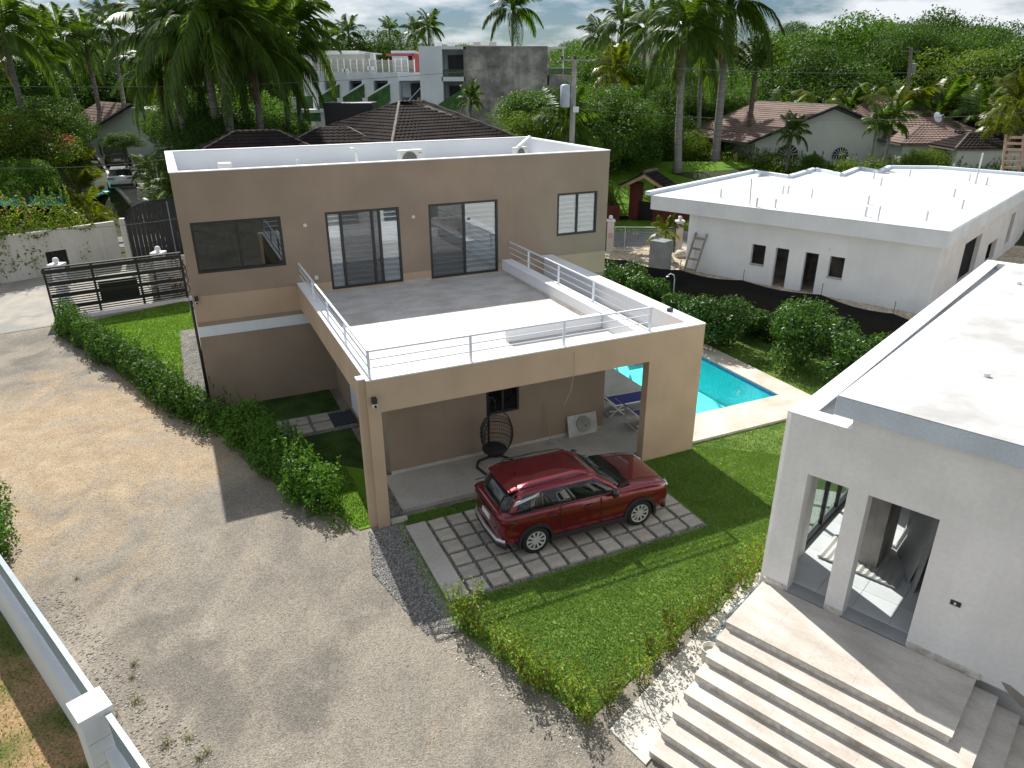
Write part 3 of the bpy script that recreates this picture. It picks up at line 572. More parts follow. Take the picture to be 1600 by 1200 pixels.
# railing, one thing with posts and bars
def rail_seg(e, a, b, posts, top=.60):
    a = Vector(a); b = Vector(b); n = 0
    MB().bar(a + Vector((0, 0, top)), b + Vector((0, 0, top)), .055, .035).build('top_rail', m_railw, e)
    for h in (.22, .41): MB().bar(a + Vector((0, 0, h)), b + Vector((0, 0, h)), .022, .022).build('rail_bar', m_railw, e)
    for p in posts:
        p = Vector(p); MB().bar(p, p + Vector((0, 0, top - .018)), .05, .05).build('post', m_railw, e)
zr = ZT + .031
ra = thing('terrace_railing', 'white steel railing along the left and front edges of the terrace', 'railing', HO, HA)
rail_seg(ra, (.11, .11, zr), (.11, FY - .02, zr), [(.11, y, zr) for y in (.11, 2.3, 4.3, 6.28)])
rail_seg(ra, (.11, .11, zr), (7.2, .11, zr), [(x, .11, zr) for x in (2.41, 4.77, 7.2)])
rail_seg(ra, (7.2, .11, zr), (7.2, FY - .02, zr), [(7.2, y, zr) for y in (2.85, 4.9, 6.97)])
ra['label'] = 'white steel railing round the front and both sides of the terrace'
# ground floor room behind the carport
MB().wall(.9, 7.25, .1, 2.948, 2.1, 2.3, [(3.59, 4.55, 1.22, 2.0)]).build('carport_wall', m_brown, house)
MB().wall(2.3, FY - .01, .0, 2.948, 7.05, 7.25, axis='y').build('room_wall', m_brown, house)
MB().wall(2.3, FY - .01, .0, 2.948, .9, 1.1, [(5.5, 6.6, 0.12, 2.3)], axis='y').build('room_wall', m_brown, house)
w = window(house, 3.59, 4.55, 1.22, 2.0, 2.11, .5, glass=m_glassd, name='window'); w['label'] = 'small dark window behind the hanging chair'
dr = MB().box(.93, 5.52, .12, .99, 6.58, 2.28).build('entrance_door', m_bluew, house)
MB().wall(.4, 5.3, .0, 2.9, .88, .897, axis='y').build('door_side_panel', m_bluew, house) if False else None
MB().box(.905, 2.085, .1, 7.2, 2.099, .18).build('skirting', m_pale, house)
# structure around carport floor
struct(MB().box(.69, .40, -.01, 8.6, 2.09, .1), 'patio', m_patio)
struct(MB().box(7.26, 2.09, -.01, 10.0, 9.0, .098), 'patio', m_patio)
struct(MB().box(.3, .02, 0, .69, .16, .09), 'kerb', m_pale)
for o in [o for o in COL.objects if o.name.split('.')[0] in ('patio', 'kerb')]: o.location = HO; o.rotation_euler = (0, 0, HA)
# entrance path
step = struct(MB().box(-1.75, 5.35, 0, .88, 6.7, .03), 'entrance_path', m_gravel); step.location = HO; step.rotation_euler = (0, 0, HA)
pv = MB().box(-.26, -.26, 0, .26, .26, .05).mesh('paver', m_paver)
for i in range(3):
    for j in range(2): inst('paver', pv, step, (-1.35 + i * .62, 5.75 + j * .6, .012), (0, 0, random.uniform(-.03, .03)))
dm = MB().box(.1, 5.6, .032, .86, 6.5, .06).build('doormat', M('doormat_fibre', (.03, .035, .04), .95), bevel=.005); dm.location = HO; dm.rotation_euler = (0, 0, HA); tag(dm, 'dark doormat at the end of the stepping stones', 'doormat')

# parking pad of separate pavers
pad = struct(MB().box(.55, -3.1, 0, 6.9, -.22, .03), 'parking_pad', m_gravel); pad.location = HO; pad.rotation_euler = (0, 0, HA)
MB().box(.56, -3.08, .031, 1.02, -.24, .075).build('paving_border', m_patio, pad, bevel=.008)
pvs = []
for k in range(4):
    mt = M('paver_tone', [(.42, .39, .33), (.35, .33, .29), (.46, .43, .36), (.39, .355, .31)][k], .85, var=.12, scale=3, var2=.12, scale2=25, bump=.35, bscale=30)
    mb = MB(); j = [random.uniform(-.008, .008) for _ in range(8)]
    mb.prism([(-.182 + j[0], -.195 + j[1]), (.182 + j[2], -.195 + j[3]), (.182 + j[4], .195 + j[5]), (-.182 + j[6], .195 + j[7])], 0, .05); pvs.append(mb.mesh('paver', mt))
for i in range(13):
    for j in range(6):
        inst('paver', random.choice(pvs), pad, (1.28 + i * .447, -2.84 + j * .473, .028 + random.uniform(-.006, .006)), (random.uniform(-.012, .012), random.uniform(-.012, .012), random.uniform(-.03, .03) + (pi if random.random() < .5 else 0)))

# ------------------------------------------------------------------ pool
def pool():
    X0, X1, Y0, Y1 = 10.0, 13.6, 1.66, 9.6
    deck = MB(); deck.wall(8.88, 14.5, 0, 0, 0, 0) if False else None
    for a, b, c, d in ((10.0 - .0, .95, 14.5, Y0), (X1, Y0, 14.5, 10.6), (10.0, Y1, X1, 10.6), (8.88, .25, 10.0, 2.085), (10.0, .25, 12.9, .95)):
        deck.box(a, b, -.02, c, d, .1)
    dk = struct(deck, 'pool_deck', m_deck); dk.location = HO; dk.rotation_euler = (0, 0, HA)
    dk2 = struct(MB().prism([(12.9, .25), (13.9, .7), (14.5, .95), (12.9, .95)], -.02, .1), 'pool_deck', m_deck); dk2.location = HO; dk2.rotation_euler = (0, 0, HA)
    e = thing('swimming_pool', 'turquoise swimming pool with stone deck beside the carport', 'swimming pool', HO, HA)
    D = -1.3
    MB().box(X0, Y0, D - .1, X1, Y1, D).build('pool_floor', m_poolf, e)
    MB().box(X0 - .1, Y0, D, X0, Y1, -.03).box(X1, Y0, D, X1 + .1, Y1, -.03).box(X0, Y0 - .1, D, X1, Y0, -.03).box(X0, Y1, D, X1, Y1 + .1, -.03).build('pool_wall', m_pool, e)
    MB().box(X1 - .02, Y0 + .02, -.06, X1 - .002, Y1 - .02, .05).box(X0 + .002, Y0 + .02, -.06, X0 + .02, Y1 - .02, .05).box(X0 + .02, Y0 + .002, -.06, X1 - .02, Y0 + .02, .05).box(X0 + .02, Y1 - .02, -.06, X1 - .02, Y1 - .002, .05).build('tile_band', m_tile, e)
    for k in range(3): MB().prism([(X0 + .02, Y1 - .02)] + [(X0 + .02 + (2.4 - k * .5) * math.cos(a), Y1 - .02 - (3.2 - k * .6) * math.sin(a)) for a in [i * pi / 28 for i in range(15)]], D, D + .28 * (k + 1)).build('pool_step', m_poolf, e)
    MB().lathe([(0, 0), (.09, 0), (.1, .03)], 12, (X1 - .05, Y0 + 1.7, -.55), 'y').build('pool_light', m_plastic, e)
    m, n, b, o = newmat('pool_water'); L = n.links.new
    t = n.nodes.new('ShaderNodeBsdfTransparent'); t.inputs[0].default_value = (.72, .97, .98, 1); g = n.nodes.new('ShaderNodeBsdfGlossy'); g.inputs['Roughness'].default_value = .03
    nn = n.nodes.new('ShaderNodeTexNoise'); nn.inputs['Scale'].default_value = 5; nn.inputs['Detail'].default_value = 3
    bp = n.nodes.new('ShaderNodeBump'); bp.inputs['Strength'].default_value = .35; bp.inputs['Distance'].default_value = .05; tcn = n.nodes.new('ShaderNodeTexCoord'); L(tcn.outputs['Object'], nn.inputs['Vector'])
    L(nn.outputs['Fac'], bp.inputs['Height']); L(bp.outputs[0], g.inputs['Normal']); f = schlick(n, bp.outputs[0]); ms = n.nodes.new('ShaderNodeMixShader'); L(f, ms.inputs[0]); L(t.outputs[0], ms.inputs[1]); L(g.outputs[0], ms.inputs[2]); L(ms.outputs[0], o.inputs[0])
    MB().add([(X0 + .021, Y0 + .021, -.0), (X1 - .021, Y0 + .021, -.0), (X1 - .021, Y1 - .021, -.0), (X0 + .021, Y1 - .021, -.0)], [(0, 1, 2, 3)]).build('water', m, e)
    return m
m_water = pool()

def cut_hole(name, x0, x1, y0, y1):
    import bmesh
    for o in [o for o in COL.objects if o.name.split('.')[0] == name]:
        bm = bmesh.new(); bm.from_mesh(o.data); Mi = Matrix.Translation(HO) @ Matrix.Rotation(HA, 4, 'Z')
        for (p, nn_) in (((x0, 0, 0), (1, 0, 0)), ((x1, 0, 0), (1, 0, 0)), ((0, y0, 0), (0, 1, 0)), ((0, y1, 0), (0, 1, 0))):
            bmesh.ops.bisect_plane(bm, geom=bm.verts[:] + bm.edges[:] + bm.faces[:], plane_co=Mi @ Vector(p), plane_no=Mi.to_3x3() @ Vector(nn_))
        Mv = Mi.inverted(); dl = [f for f in bm.faces if x0 < (Mv @ f.calc_center_median()).x < x1 and y0 < (Mv @ f.calc_center_median()).y < y1]
        bmesh.ops.delete(bm, geom=dl, context='FACES'); bm.to_mesh(o.data); bm.free()
for nme in ('ground', 'driveway', 'lawn'): cut_hole(nme, 9.95, 13.65, 1.61, 9.65)
# ------------------------------------------------------------------ roof equipment
def ac_unit(loc, rz, label, sc=1):
    e = thing('air_conditioner', label, 'air conditioner', loc, rz); e.scale = (sc, sc, sc)
    MB().box(-.45, -.16, .05, .45, .16, .72).build('casing', m_ac, e, bevel=.02)
    MB().lathe([(0, 0), (.27, 0), (.29, .012), (.29, .0)], 24, (-.1, -.185, .38), 'y').build('fan_recess', M('fan_dark', (.07, .07, .07), .7), e)
    for r_ in (.08, .14, .20, .26): MB().tube([(-.1 + r_ * math.cos(a), -.195, .38 + r_ * math.sin(a)) for a in [k * 2 * pi / 24 for k in range(24)]], .005, 4, closed=True).build('grille_ring', m_ac, e)
    MB().lathe([(0, -.02), (.05, -.02), (.055, 0)], 12, (-.1, -.19, .38), 'y').build('hub', m_ac, e)
    MB().box(-.4, -.16, 0, -.32, .16, .05).box(.32, -.16, 0, .4, .16, .05).build('foot', m_black, e)
    MB().box(.25, -.168, .6, .38, -.161, .63).build('badge', m_grey, e)
ac_unit(Hw(4.9, 11.9, 6.42), HA + .15, 'outdoor air conditioner fan unit standing mid roof of the brown house')
ac_unit(Hw(9.55, 12.6, 6.42), HA + .5, 'second, half hidden air conditioner near the right end of the roof', .8)
b = MB().bar((0, 0, .0), (.55, .1, .35), .14, .10).build('white_duct', m_plastic, bevel=.01); b.location = Hw(9.45, 12.5, 7.0); b.rotation_euler = (0, 0, HA); tag(b, 'white duct leaning over the right roof air conditioner', 'duct')
v = MB().box(-.2, -.15, 0, .2, .15, .62).build('roof_box', m_plastic, bevel=.02); v.location = Hw(-1.35, 11.5, 6.42); v.rotation_euler = (0, 0, HA); tag(v, 'small white box at the left end of the brown house roof', 'roof box')
for i, (x, y, h, l) in enumerate(((1.0, 12, .55, 'short white vent stub on the roof left of the bent pipe'), (3.0, 12, .8, 'bent white vent pipe on the roof left of the fan unit'))):
    e = MB().tube([(0, 0, 0), (0, 0, h - .1), (-.06, 0, h), (-.22, 0, h + .02)] if i else [(0, 0, 0), (0, 0, h)], .05, 8).build('vent_pipe', m_plastic, smooth=True); e.location = Hw(x, y, 6.42); tag(e, l, 'vent pipe')
# security cameras
def seccam(loc, rz, label):
    e = thing('security_camera', label, 'security camera', loc, rz)
    MB().box(-.055, -.13, -.06, .055, 0, .07).build('housing', m_black, e, bevel=.015); MB().box(-.05, -.15, -.14, .05, -.03, -.062).build('camera_head', m_plastic, e, bevel=.02)
    MB().lathe([(0, -.02), (.03, -.02), (.035, 0)], 10, (0, -.15, -.1), 'y').build('lens', m_black, e)
seccam(Hw(.12, -.005, 3.25), HA, 'black and white security camera on the carport corner post')
seccam(Hw(-2.9, FY - .008, 3.58), HA, 'black and white security camera on the left end of the facade')
b = MB().box(-.07, -.06, 0, .07, .06, .09).build('solar_light', m_black, bevel=.01); b.location = Hw(8.62, 1.2, ZT + .031); b.rotation_euler = (0, 0, HA + .3); tag(b, 'small dark solar light on the right terrace parapet', 'light')
c = MB().tube([Hw(5.0, -.02, 3.55), Hw(5.02, -.03, 3.1), Hw(4.93, -.04, 2.6), Hw(4.75, -.03, 2.2)], .006, 4).build('cable', m_beige); tag(c, 'thin loose cable hanging from the carport beam', 'cable')

# ------------------------------------------------------------------ things in the carport
def swing():
    e = thing('hanging_chair', 'black rattan egg chair hanging from its curved stand in the carport', 'hanging chair', Hw(3.52, 1.35, .1), HA)
    # stand: base U, post with hook
    MB().tube([(-.42, -.35, .03), (-.5, .1, .03), (-.35, .38, .03), (0, .48, .03), (.35, .38, .03), (.5, .1, .03), (.48, -.35, .03)], .032, 8).build('base', m_black, e, smooth=True)
    MB().tube([(0, .48, .03), (0, .46, .6), (0, .44, 1.5), (0, .36, 1.83), (0, .16, 1.93), (0, .0, 1.86)], [.032, .032, .03, .028, .025, .02], 8).build('post', m_black, e, smooth=True)
    MB().tube([(0, 0, 1.86), (0, 0, 1.66)], .008, 5).build('chain', m_black, e)
    # basket: vertical hoop and woven bowl
    cz = .98; hoop = [(.42 * math.cos(a), 0.02 + .12 * math.cos(2 * a) * 0, cz + .66 * math.sin(a)) for a in [k * 2 * pi / 32 for k in range(32)]]
    MB().tube([(p[0], -.1, p[2]) for p in hoop], .018, 6, closed=True).build('hoop', m_black, e, smooth=True)
    ribs = MB(); rings = MB()
    for k in range(36):      # vertical canes of the shell
        a = -.15 * pi + 1.3 * pi * k / 35
        pts = []
        for j in range(9):
            t = j / 8 * .5 * pi * 1.0; x = .42 * math.cos(a) ; 
            ph = -pi / 2 + j / 8 * pi * .95
            pts.append((.42 * math.cos(a) * math.cos(ph) * 1.0, -.1 + .5 * max(0, math.sin(a)) * math.cos(ph) - .1 * math.cos(ph) * (math.sin(a) < 0), cz - .0 + .60 * math.sin(ph)))
        ribs.tube(pts[:7], .006, 3)
    for j in range(12):
        ph = -pi / 2 + (j + .6) / 12 * pi * .72; 
        rings.tube([(.42 * math.cos(a) * math.cos(ph), -.1 + .5 * max(0, math.sin(a)) * math.cos(ph) - .1 * math.cos(ph) * (math.sin(a) < 0), cz + .60 * math.sin(ph)) for a in [-.15 * pi + 1.3 * pi * k / 24 for k in range(25)]], .007 if j % 3 else .014, 4)
    ribs.build('cane_ribs', m_black, e, kind='stuff'); rings.build('cane_rings', m_black, e, kind='stuff')
    MB().lathe([(0, -.02), (.30, 0), (.33, .07), (.28, .11), (0, .12)], 20, (0, .08, cz - .55)).build('cushion', M('black_cushion', (.025, .025, .027), .9), e, smooth=True)
swing()
def mop():
    e = thing('mop', 'wooden-handled string mop leaning on the carport wall', 'mop', Hw(5.42, 1.84, .1), HA)
    MB().tube([(0, 0, .08), (-.12, .22, 1.15)], .013, 6).build('handle', M('mop_handle', (.45, .27, .10), .6), e)
    mb = MB()
    for k in range(40):
        a = k * 2.4; q = random.uniform(.06, .2); mb.tube([(0, 0, .1), (q * .5 * math.cos(a), q * .5 * math.sin(a), .05), (q * math.cos(a), q * math.sin(a) * .7, .008)], .009, 4)
    mb.build('mop_strings', M('mop_cotton', (.38, .40, .46), .9), e, kind='stuff')
mop()
def washbasin():
    e = thing('washstand_top', 'grey marble counter with oval basin leaning against the carport wall', 'washbasin', Hw(6.5, 1.93, .1), HA)
    e.rotation_euler = (R(-14), 0, HA)
    MB().box(-.47, -.03, 0, .47, 0.0, .62).build('slab', M('grey_marble', (.50, .50, .48), .4, var=.15, scale=5), e)
    MB().lathe([(0, -.02), (.16, -.03), (.21, -.05), (.225, -.045), (.225, 0)], 28, (.02, -.03, .33), 'y').build('basin', M('basin_grey', (.30, .30, .28), .5, var=.1), e, smooth=True)
    MB().lathe([(0, -.03), (.015, -.03), (.02, 0)], 10, (.08, -.06, .27), 'y').build('drain', m_black, e)
    MB().tube([(.08, -.075, .27), (-.06, -.08, .42)], .006, 5).build('crack_line', m_grey, e)
washbasin()
def lounger(loc, rz, label):
    e = thing('sun_lounger', label, 'sun lounger', loc, rz, 'pool sun loungers')
    blue = M('blue_sling', (.012, .02, .16), .7, var=.1)
    MB().box(0.55, -.30, .36, 1.9, .30, .375).build('seat_sling', blue, e)
    MB().hull([(.55, -.30, .37), (.55, .30, .37), (-.02, .30, .86), (-.02, -.30, .86)], (0.01, 0, .015)).build('back_sling', blue, e)
    for s in (-1, 1):
        MB().tube([(.5, .32 * s, .35), (1.92, .32 * s, .35)], .02, 6).build('side_rail', m_plastic, e)
        MB().tube([(.55, .32 * s, .35), (-.04, .32 * s, .86)], .02, 6).build('back_rail', m_plastic, e)
        MB().bar((.35, .32 * s, 0), (.85, .3 * s, .35), .03, .035).bar((.85, .32 * s, 0), (.25, .3 * s, .55), .03, .035).bar((.35, .3 * s, .17), (.85, .3 * s, .17), .03, .03).build('cross_leg', m_plastic, e)
        MB().bar((1.75, .32 * s, 0), (1.65, .32 * s, .35), .035, .035).build('leg', m_plastic, e)
    for x, z in ((.35, .03), (.85, .03), (1.75, .03), (.3, .5)): MB().tube([(x, -.32, z), (x, .32, z)], .016, 6).build('crossbar', m_plastic, e)
lounger(Hw(7.45, 2.9, .1), HA - .05, 'far sun lounger with blue sling seat, nearer the pool')
lounger(Hw(7.65, 1.75, .1), HA - .08, 'near sun lounger with blue sling seat, just behind the wide post')

# ================================================================== THE RED CAR
def fixn(me):
    import bmesh
    bm = bmesh.new(); bm.from_mesh(me); bmesh.ops.recalc_face_normals(bm, faces=bm.faces); bm.to_mesh(me); bm.free(); return me
def car():
    e = thing('parked_car', 'dark red SUV parked on the paver pad under the terrace edge', 'car', Hw(2.83 - .85, -1.52, .078), HA + R(-1.5))
    red = M('red_car_paint', (.17, .004, .016), .25, metal=.45, var=.05, coat=1.0, var2=.02)
    trim = M('car_trim', (.02, .02, .022), .55); black = M('gloss_black', (.006, .006, .007), .12, coat=.6)
    cg = M('car_glass', (.010, .012, .015), .06, coat=.3, var=0); silver = M('silver_trim', (.55, .56, .58), .3, metal=.8)
    rim = M('wheel_silver', (.58, .58, .57), .35, metal=.4); rub = M('tyre_rubber', (.012, .012, .012), .85)
    # lower body loft: stations (x, half width, bottom z, belt z, top z)
    S = [(.06, .60, .46, .88, .91), (.10, .76, .36, .97, 1.01), (.20, .85, .28, 1.02, 1.06), (.45, .89, .24, 1.04, 1.08), (1.0, .90, .22, 1.05, 1.09), (1.8, .90, .21, 1.03, 1.08), (2.6, .90, .21, 1.01, 1.06), (3.05, .90, .22, 1.0, 1.07), (3.4, .895, .23, .99, 1.065), (3.8, .885, .25, .96, 1.03), (4.1, .85, .28, .92, .97), (4.27, .77, .33, .84, .88), (4.34, .60, .42, .74, .77)]
    vs = []
    for (x, w, zb, zl, zt) in S:
        h = [(0, zb), (w * .6, zb), (w * .93, zb + .02), (w, zb + .12), (w * 1.005, zb + .30), (w * .985, zb + .42), (w * 1.0, zl - .14), (w * .965, zl - .02), (w * .88, zt - .012), (w * .55, zt), (0, zt + .01)]
        vs += [(x, -y, z) for y, z in h] + [(x, y, z) for y, z in h[-2:0:-1]]
    n = 20; fs = []
    for i in range(len(S) - 1):
        for k in range(n): fs.append((i * n + k, (i + 1) * n + k, (i + 1) * n + (k + 1) % n, i * n + (k + 1) % n))
    fs += [tuple(range(n)), tuple((len(S) - 1) * n + k for k in range(n - 1, -1, -1))]
    me = fixn(MB().add(vs, fs).mesh('body', red, True)); bo = bpy.data.objects.new('body', me); COL.objects.link(bo)
    bo.modifiers.new('s', 'SUBSURF').render_levels = 3; bo.modifiers['s'].levels = 3
    import bmesh
    dg = bpy.context.evaluated_depsgraph_get(); nm = bpy.data.meshes.new_from_object(bo.evaluated_get(dg)); nm.name = 'body'
    bm = bmesh.new(); bm.from_mesh(nm)
    dl = [f for f in bm.faces if abs(f.calc_center_median().y) > .55 and any((f.calc_center_median().x - x) ** 2 + (f.calc_center_median().z - .33) ** 2 < .385 ** 2 for x in (.85, 3.45))]
    bmesh.ops.delete(bm, geom=dl, context='FACES'); bm.to_mesh(nm); bm.free()
    bo.modifiers.clear(); bo.data = nm; bo.parent = e
    for x in (.85, 3.45):
        for s in (-1, 1):
            wl = MB(); wl.add([(x + .40 * math.cos(a), y_, .33 + .40 * math.sin(a)) for a in [-.3 + (pi + .6) * k / 20 for k in range(21)] for y_ in (s * .58, s * .89)], [(2 * k, 2 * k + 1, 2 * k + 3, 2 * k + 2) for k in range(20)])
            wl.add([(x + .40 * math.cos(a), s * .60, .33 + .40 * math.sin(a)) for a in [2 * pi * k / 20 for k in range(20)]], [tuple(range(20))]); wl.build('wheel_well', trim, e)
    # greenhouse: rings by height; each ring is (x_rear, x_front, half width rear, half width front)
    rings = [(1.02, .16, 3.14, .82, .80), (1.15, .24, 2.93, .80, .765), (1.29, .33, 2.70, .765, .725), (1.41, .42, 2.50, .72, .68), (1.475, .50, 2.38, .68, .645), (1.52, .64, 2.24, .60, .57)]
    side_t = [0, .035, .06, .265, .30, .545, .585, .80, .93, .965, 1.0]
    def ring(z, xr, xf, wr, wf, off=0):
        P = []
        for t in side_t:                                            # right side, rear to front
            x = xr + (xf - xr) * (.03 + .94 * t); w = wr + (wf - wr) * t; corner = min(1, min(t, 1 - t) / .06 + .86)
            P.append((x, -(w * corner + off), z))
        fr = [(xf + off + .045 * math.cos(a) - .04, -wf * .84 * math.sin(a), z) for a in (pi / 3.2, pi / 6, 0, -pi / 6, -pi / 3.2)]
        P += fr + [(p[0], -p[1], p[2]) for p in P[::-1]]
        P += [(xr - off - .04 * math.cos(a) + .035, wr * .84 * math.sin(a), z) for a in (pi / 3.2, pi / 6, 0, -pi / 6, -pi / 3.2)]
        return P
    RG = [ring(*r) for r in rings]; N = len(RG[0]); ns = len(side_t)
    def strip(name, ks, levels, mat, off=0.0, smooth=True):
        mb = MB()
        for li in levels:
            for k in ks:
                a, b_, c, d = RG[li][k % N], RG[li][(k + 1) % N], RG[li + 1][(k + 1) % N], RG[li + 1][k % N]; mb.add([a, b_, c, d], [(0, 1, 2, 3)])
        return mb
    allk = list(range(N)); rs_ = range(0, ns - 1)
    def side(i): return [i, ns + 5 + (ns - 2 - i)]
    front = list(range(ns - 1, ns + 5)); rear = list(range(2 * ns + 4, N))
    def mk(name, ks, levels, mat, label=None):
        mb = strip(name, ks, levels, mat); me = mb.mesh(name, mat, True)
        import bmesh
        bm = bmesh.new(); bm.from_mesh(me); bmesh.ops.remove_doubles(bm, verts=bm.verts, dist=.0005); bmesh.ops.recalc_face_normals(bm, faces=bm.faces); bm.to_mesh(me); bm.free()
        o = bpy.data.objects.new(name, me); COL.objects.link(o); o.parent = e
        sm = o.modifiers.new('t', 'SOLIDIFY'); sm.thickness = .012; sm.offset = -1
        if label: o['label'] = label
        return o
    LV = (0, 1, 2)
    for sd_ in (0, 1):
        for a in ((2,), (4,), (6, 7)):
            mk('side_window', [side(k)[sd_] for k in a], LV, cg)
        mk('pillar', [side(k)[sd_] for k in (3,)], LV, black); mk('pillar', [side(k)[sd_] for k in (5,)], LV, black)
        mk('rear_pillar', [side(k)[sd_] for k in (0, 1)], LV, red); mk('front_pillar', [side(k)[sd_] for k in (8, 9)], LV, red)
    mk('windscreen', front, LV, cg); mk('rear_window', rear, LV, cg)
    # roof: top levels plus a domed cap
    rf = strip('roof', allk, (3, 4), red)
    cap = RG[5]; cx_ = sum(p[0] for p in cap) / N
    R2 = [(cx_ + (p[0] - cx_) * .7, p[1] * .7, 1.545) for p in cap]; R3 = [(cx_ + (p[0] - cx_) * .3, p[1] * .3, 1.555) for p in cap]
    for A, B in ((cap, R2), (R2, R3)):
        for k in range(N): rf.add([A[k], A[(k + 1) % N], B[(k + 1) % N], B[k]], [(0, 1, 2, 3)])
    rf.add(R3, [tuple(range(N))])
    me = rf.mesh('roof', red, True)
    import bmesh
    bm = bmesh.new(); bm.from_mesh(me); bmesh.ops.remove_doubles(bm, verts=bm.verts, dist=.0005); bmesh.ops.recalc_face_normals(bm, faces=bm.faces); bm.to_mesh(me); bm.free()
    o = bpy.data.objects.new('roof', me); COL.objects.link(o); o.parent = e
    # spoiler, roof rails, antenna, belt trims, mirrors, handles
    MB().hull([(.55, -.60, 1.475), (.55, .60, 1.475), (.34, .58, 1.435), (.34, -.58, 1.435)], (0, 0, .035)).build('spoiler', red, e, bevel=.012)
    for s in (-1, 1):
        MB().tube([(.60, .60 * s, 1.50), (.75, .63 * s, 1.545), (1.4, .635 * s, 1.56), (2.05, .61 * s, 1.55), (2.25, .585 * s, 1.50)], [.010, .018, .018, .018, .010], 6).build('roof_rail', black, e, smooth=True)
        MB().tube([(.14, .845 * s, 1.06), (.9, .885 * s, 1.085), (2.0, .885 * s, 1.075), (3.0, .86 * s, 1.055)], .012, 5).build('belt_trim', black, e, smooth=True)
        MB().hull([(.36, .79 * s, 1.25), (.43, .765 * s, 1.325), (.98, .735 * s, 1.405), (.86, .76 * s, 1.34)], (0, .012 * s, .002)).build('pillar_accent', silver, e)
        mm = MB().lathe([(0, -.10), (.07, -.09), (.095, 0), (.07, .08), (0, .1)], 12, (2.72, .97 * s, 1.10)).build('mirror', black, e, smooth=True)
        MB().bar((2.74, .84 * s, 1.05), (2.72, .93 * s, 1.08), .05, .04).build('mirror_arm', black, e)
        for x in (1.12, 2.02): MB().tube([(x, .905 * s, .90), (x + .03, .928 * s, .905), (x + .17, .928 * s, .905), (x + .2, .905 * s, .90)], .014, 6).build('door_handle', black, e, smooth=True)
        for x, z0, z1 in ((1.42, .34, 1.04), (1.43, 1.04, 1.05), (2.42, .34, 1.02)): MB().box(x, .886 * s, z0, x + .010, .9045 * s, z1).build('door_seam', trim, e)
        # sill cladding and wheel arches
        MB().hull([(1.2, .895 * s, .24), (3.1, .895 * s, .24), (3.1, .895 * s, .36), (1.2, .895 * s, .36)], (0, .025 * s, 0)).build('sill_cladding', trim, e, bevel=.008)
        for x in (.85, 3.45):
            mb = MB(); K = 18; r0, r1 = .365, .425
            for k in range(K):
                a0, a1 = -.25 + (pi + .5) * k / K, -.25 + (pi + .5) * (k + 1) / K; yo, yi = .925 * s, .84 * s
                q = [(x + r_ * math.cos(a), y_, .33 + r_ * math.sin(a)) for a in (a0, a1) for r_ in (r0, r1) for y_ in (yi, yo)]
                mb.add(q, [(1, 5, 7, 3), (0, 1, 5, 4), (2, 3, 7, 6), (0, 2, 3, 1), (4, 5, 7, 6)])
            mb.build('wheel_arch', trim, e)
    MB().tube([(.75, 0, 1.54), (.70, 0, 1.60), (.62, 0, 1.62)], [.018, .012, .004], 6).build('antenna', black, e)
    # wheels
    for x in (.85, 3.45):
        for s in (-1, 1):
            wy = .80 * s; we = MB(); we.lathe([(.22, -.10), (.30, -.105), (.33, -.08), (.34, -.03), (.34, .03), (.33, .08), (.30, .105), (.22, .10)], 32, (x, wy, .335), 'y')
            we = we.build('wheel', rub, e, smooth=True)
            MB().lathe([(.235, .06 * s), (.225, .088 * s), (.20, .08 * s), (0, .079 * s)], 30, (x, wy, .335), 'y').build('rim', black, we, smooth=True)
            sp_ = MB()
            for k in range(10):
                a = k * 2 * pi / 10; ca, sa = math.cos(a), math.sin(a); pts = []
                for (r_, w_) in ((.045, .024), (.14, .018), (.215, .036)):
                    pts.append([(x + r_ * ca - w_ * sa * q, wy + (.098 if r_ < .1 else .102) * s, .335 + r_ * sa + w_ * ca * q) for q in (-1, 1)])
                for i in range(2): sp_.hull([pts[i][0], pts[i][1], pts[i + 1][1], pts[i + 1][0]], (0, -.02 * s, 0))
            sp_.lathe([(0, .112 * s), (.055, .108 * s), (.06, .08 * s)], 16, (x, wy, .335), 'y').lathe([(.20, .095 * s), (.226, .104 * s), (.232, .09 * s)], 30, (x, wy, .335), 'y')
            sp_.build('wheel_cover', rim, we)
    # rear: bumper, skid plate, lights, plate, wiper
    MB().tube([(.17, -.80, .42), (.06, -.62, .40), (.03, 0, .39), (.06, .62, .40), (.17, .80, .42)], .05, 8).build('silver_bumper_strip', silver, e, smooth=True)
    MB().tube([(.19, -.80, .30), (.09, -.60, .30), (.06, 0, .30), (.09, .60, .30), (.19, .80, .30)], .07, 8).build('rear_bumper', trim, e, smooth=True)
    for s in (-1, 1):
        MB().hull([(.09, .50 * s, .86), (.10, .74 * s, .84), (.22, .862 * s, .84), (.42, .90 * s, .88), (.42, .895 * s, .95), (.22, .86 * s, .96), (.10, .76 * s, .95), (.09, .50 * s, .91)], (-.03, .02 * s, 0)).build('tail_light', M('tail_lamp', (.10, .012, .014), .15, coat=1), e)
        MB().hull([(4.05, .78 * s, .80), (4.27, .70 * s, .78), (4.33, .52 * s, .77), (4.32, .50 * s, .82), (4.24, .68 * s, .85), (4.0, .83 * s, .90)], (.03, .015 * s, .01)).build('headlight', M('head_lamp', (.6, .62, .65), .1, coat=1), e)
    MB().box(.04, -.20, .66, .06, .20, .78).build('number_plate', m_plastic, e)
    MB().tube([(.07, -.55, .90), (.05, 0, .90), (.07, .55, .90)], .012, 5).build('tailgate_strip', black, e)
    MB().bar((.20, .05, 1.10), (.23, -.32, 1.14), .015, .015).build('rear_wiper', black, e)
    MB().bar((3.08, -.55, 1.09), (2.92, .05, 1.19), .015, .015).bar((3.08, .1, 1.09), (2.90, .6, 1.19), .015, .015).build('windscreen_wiper', black, e)
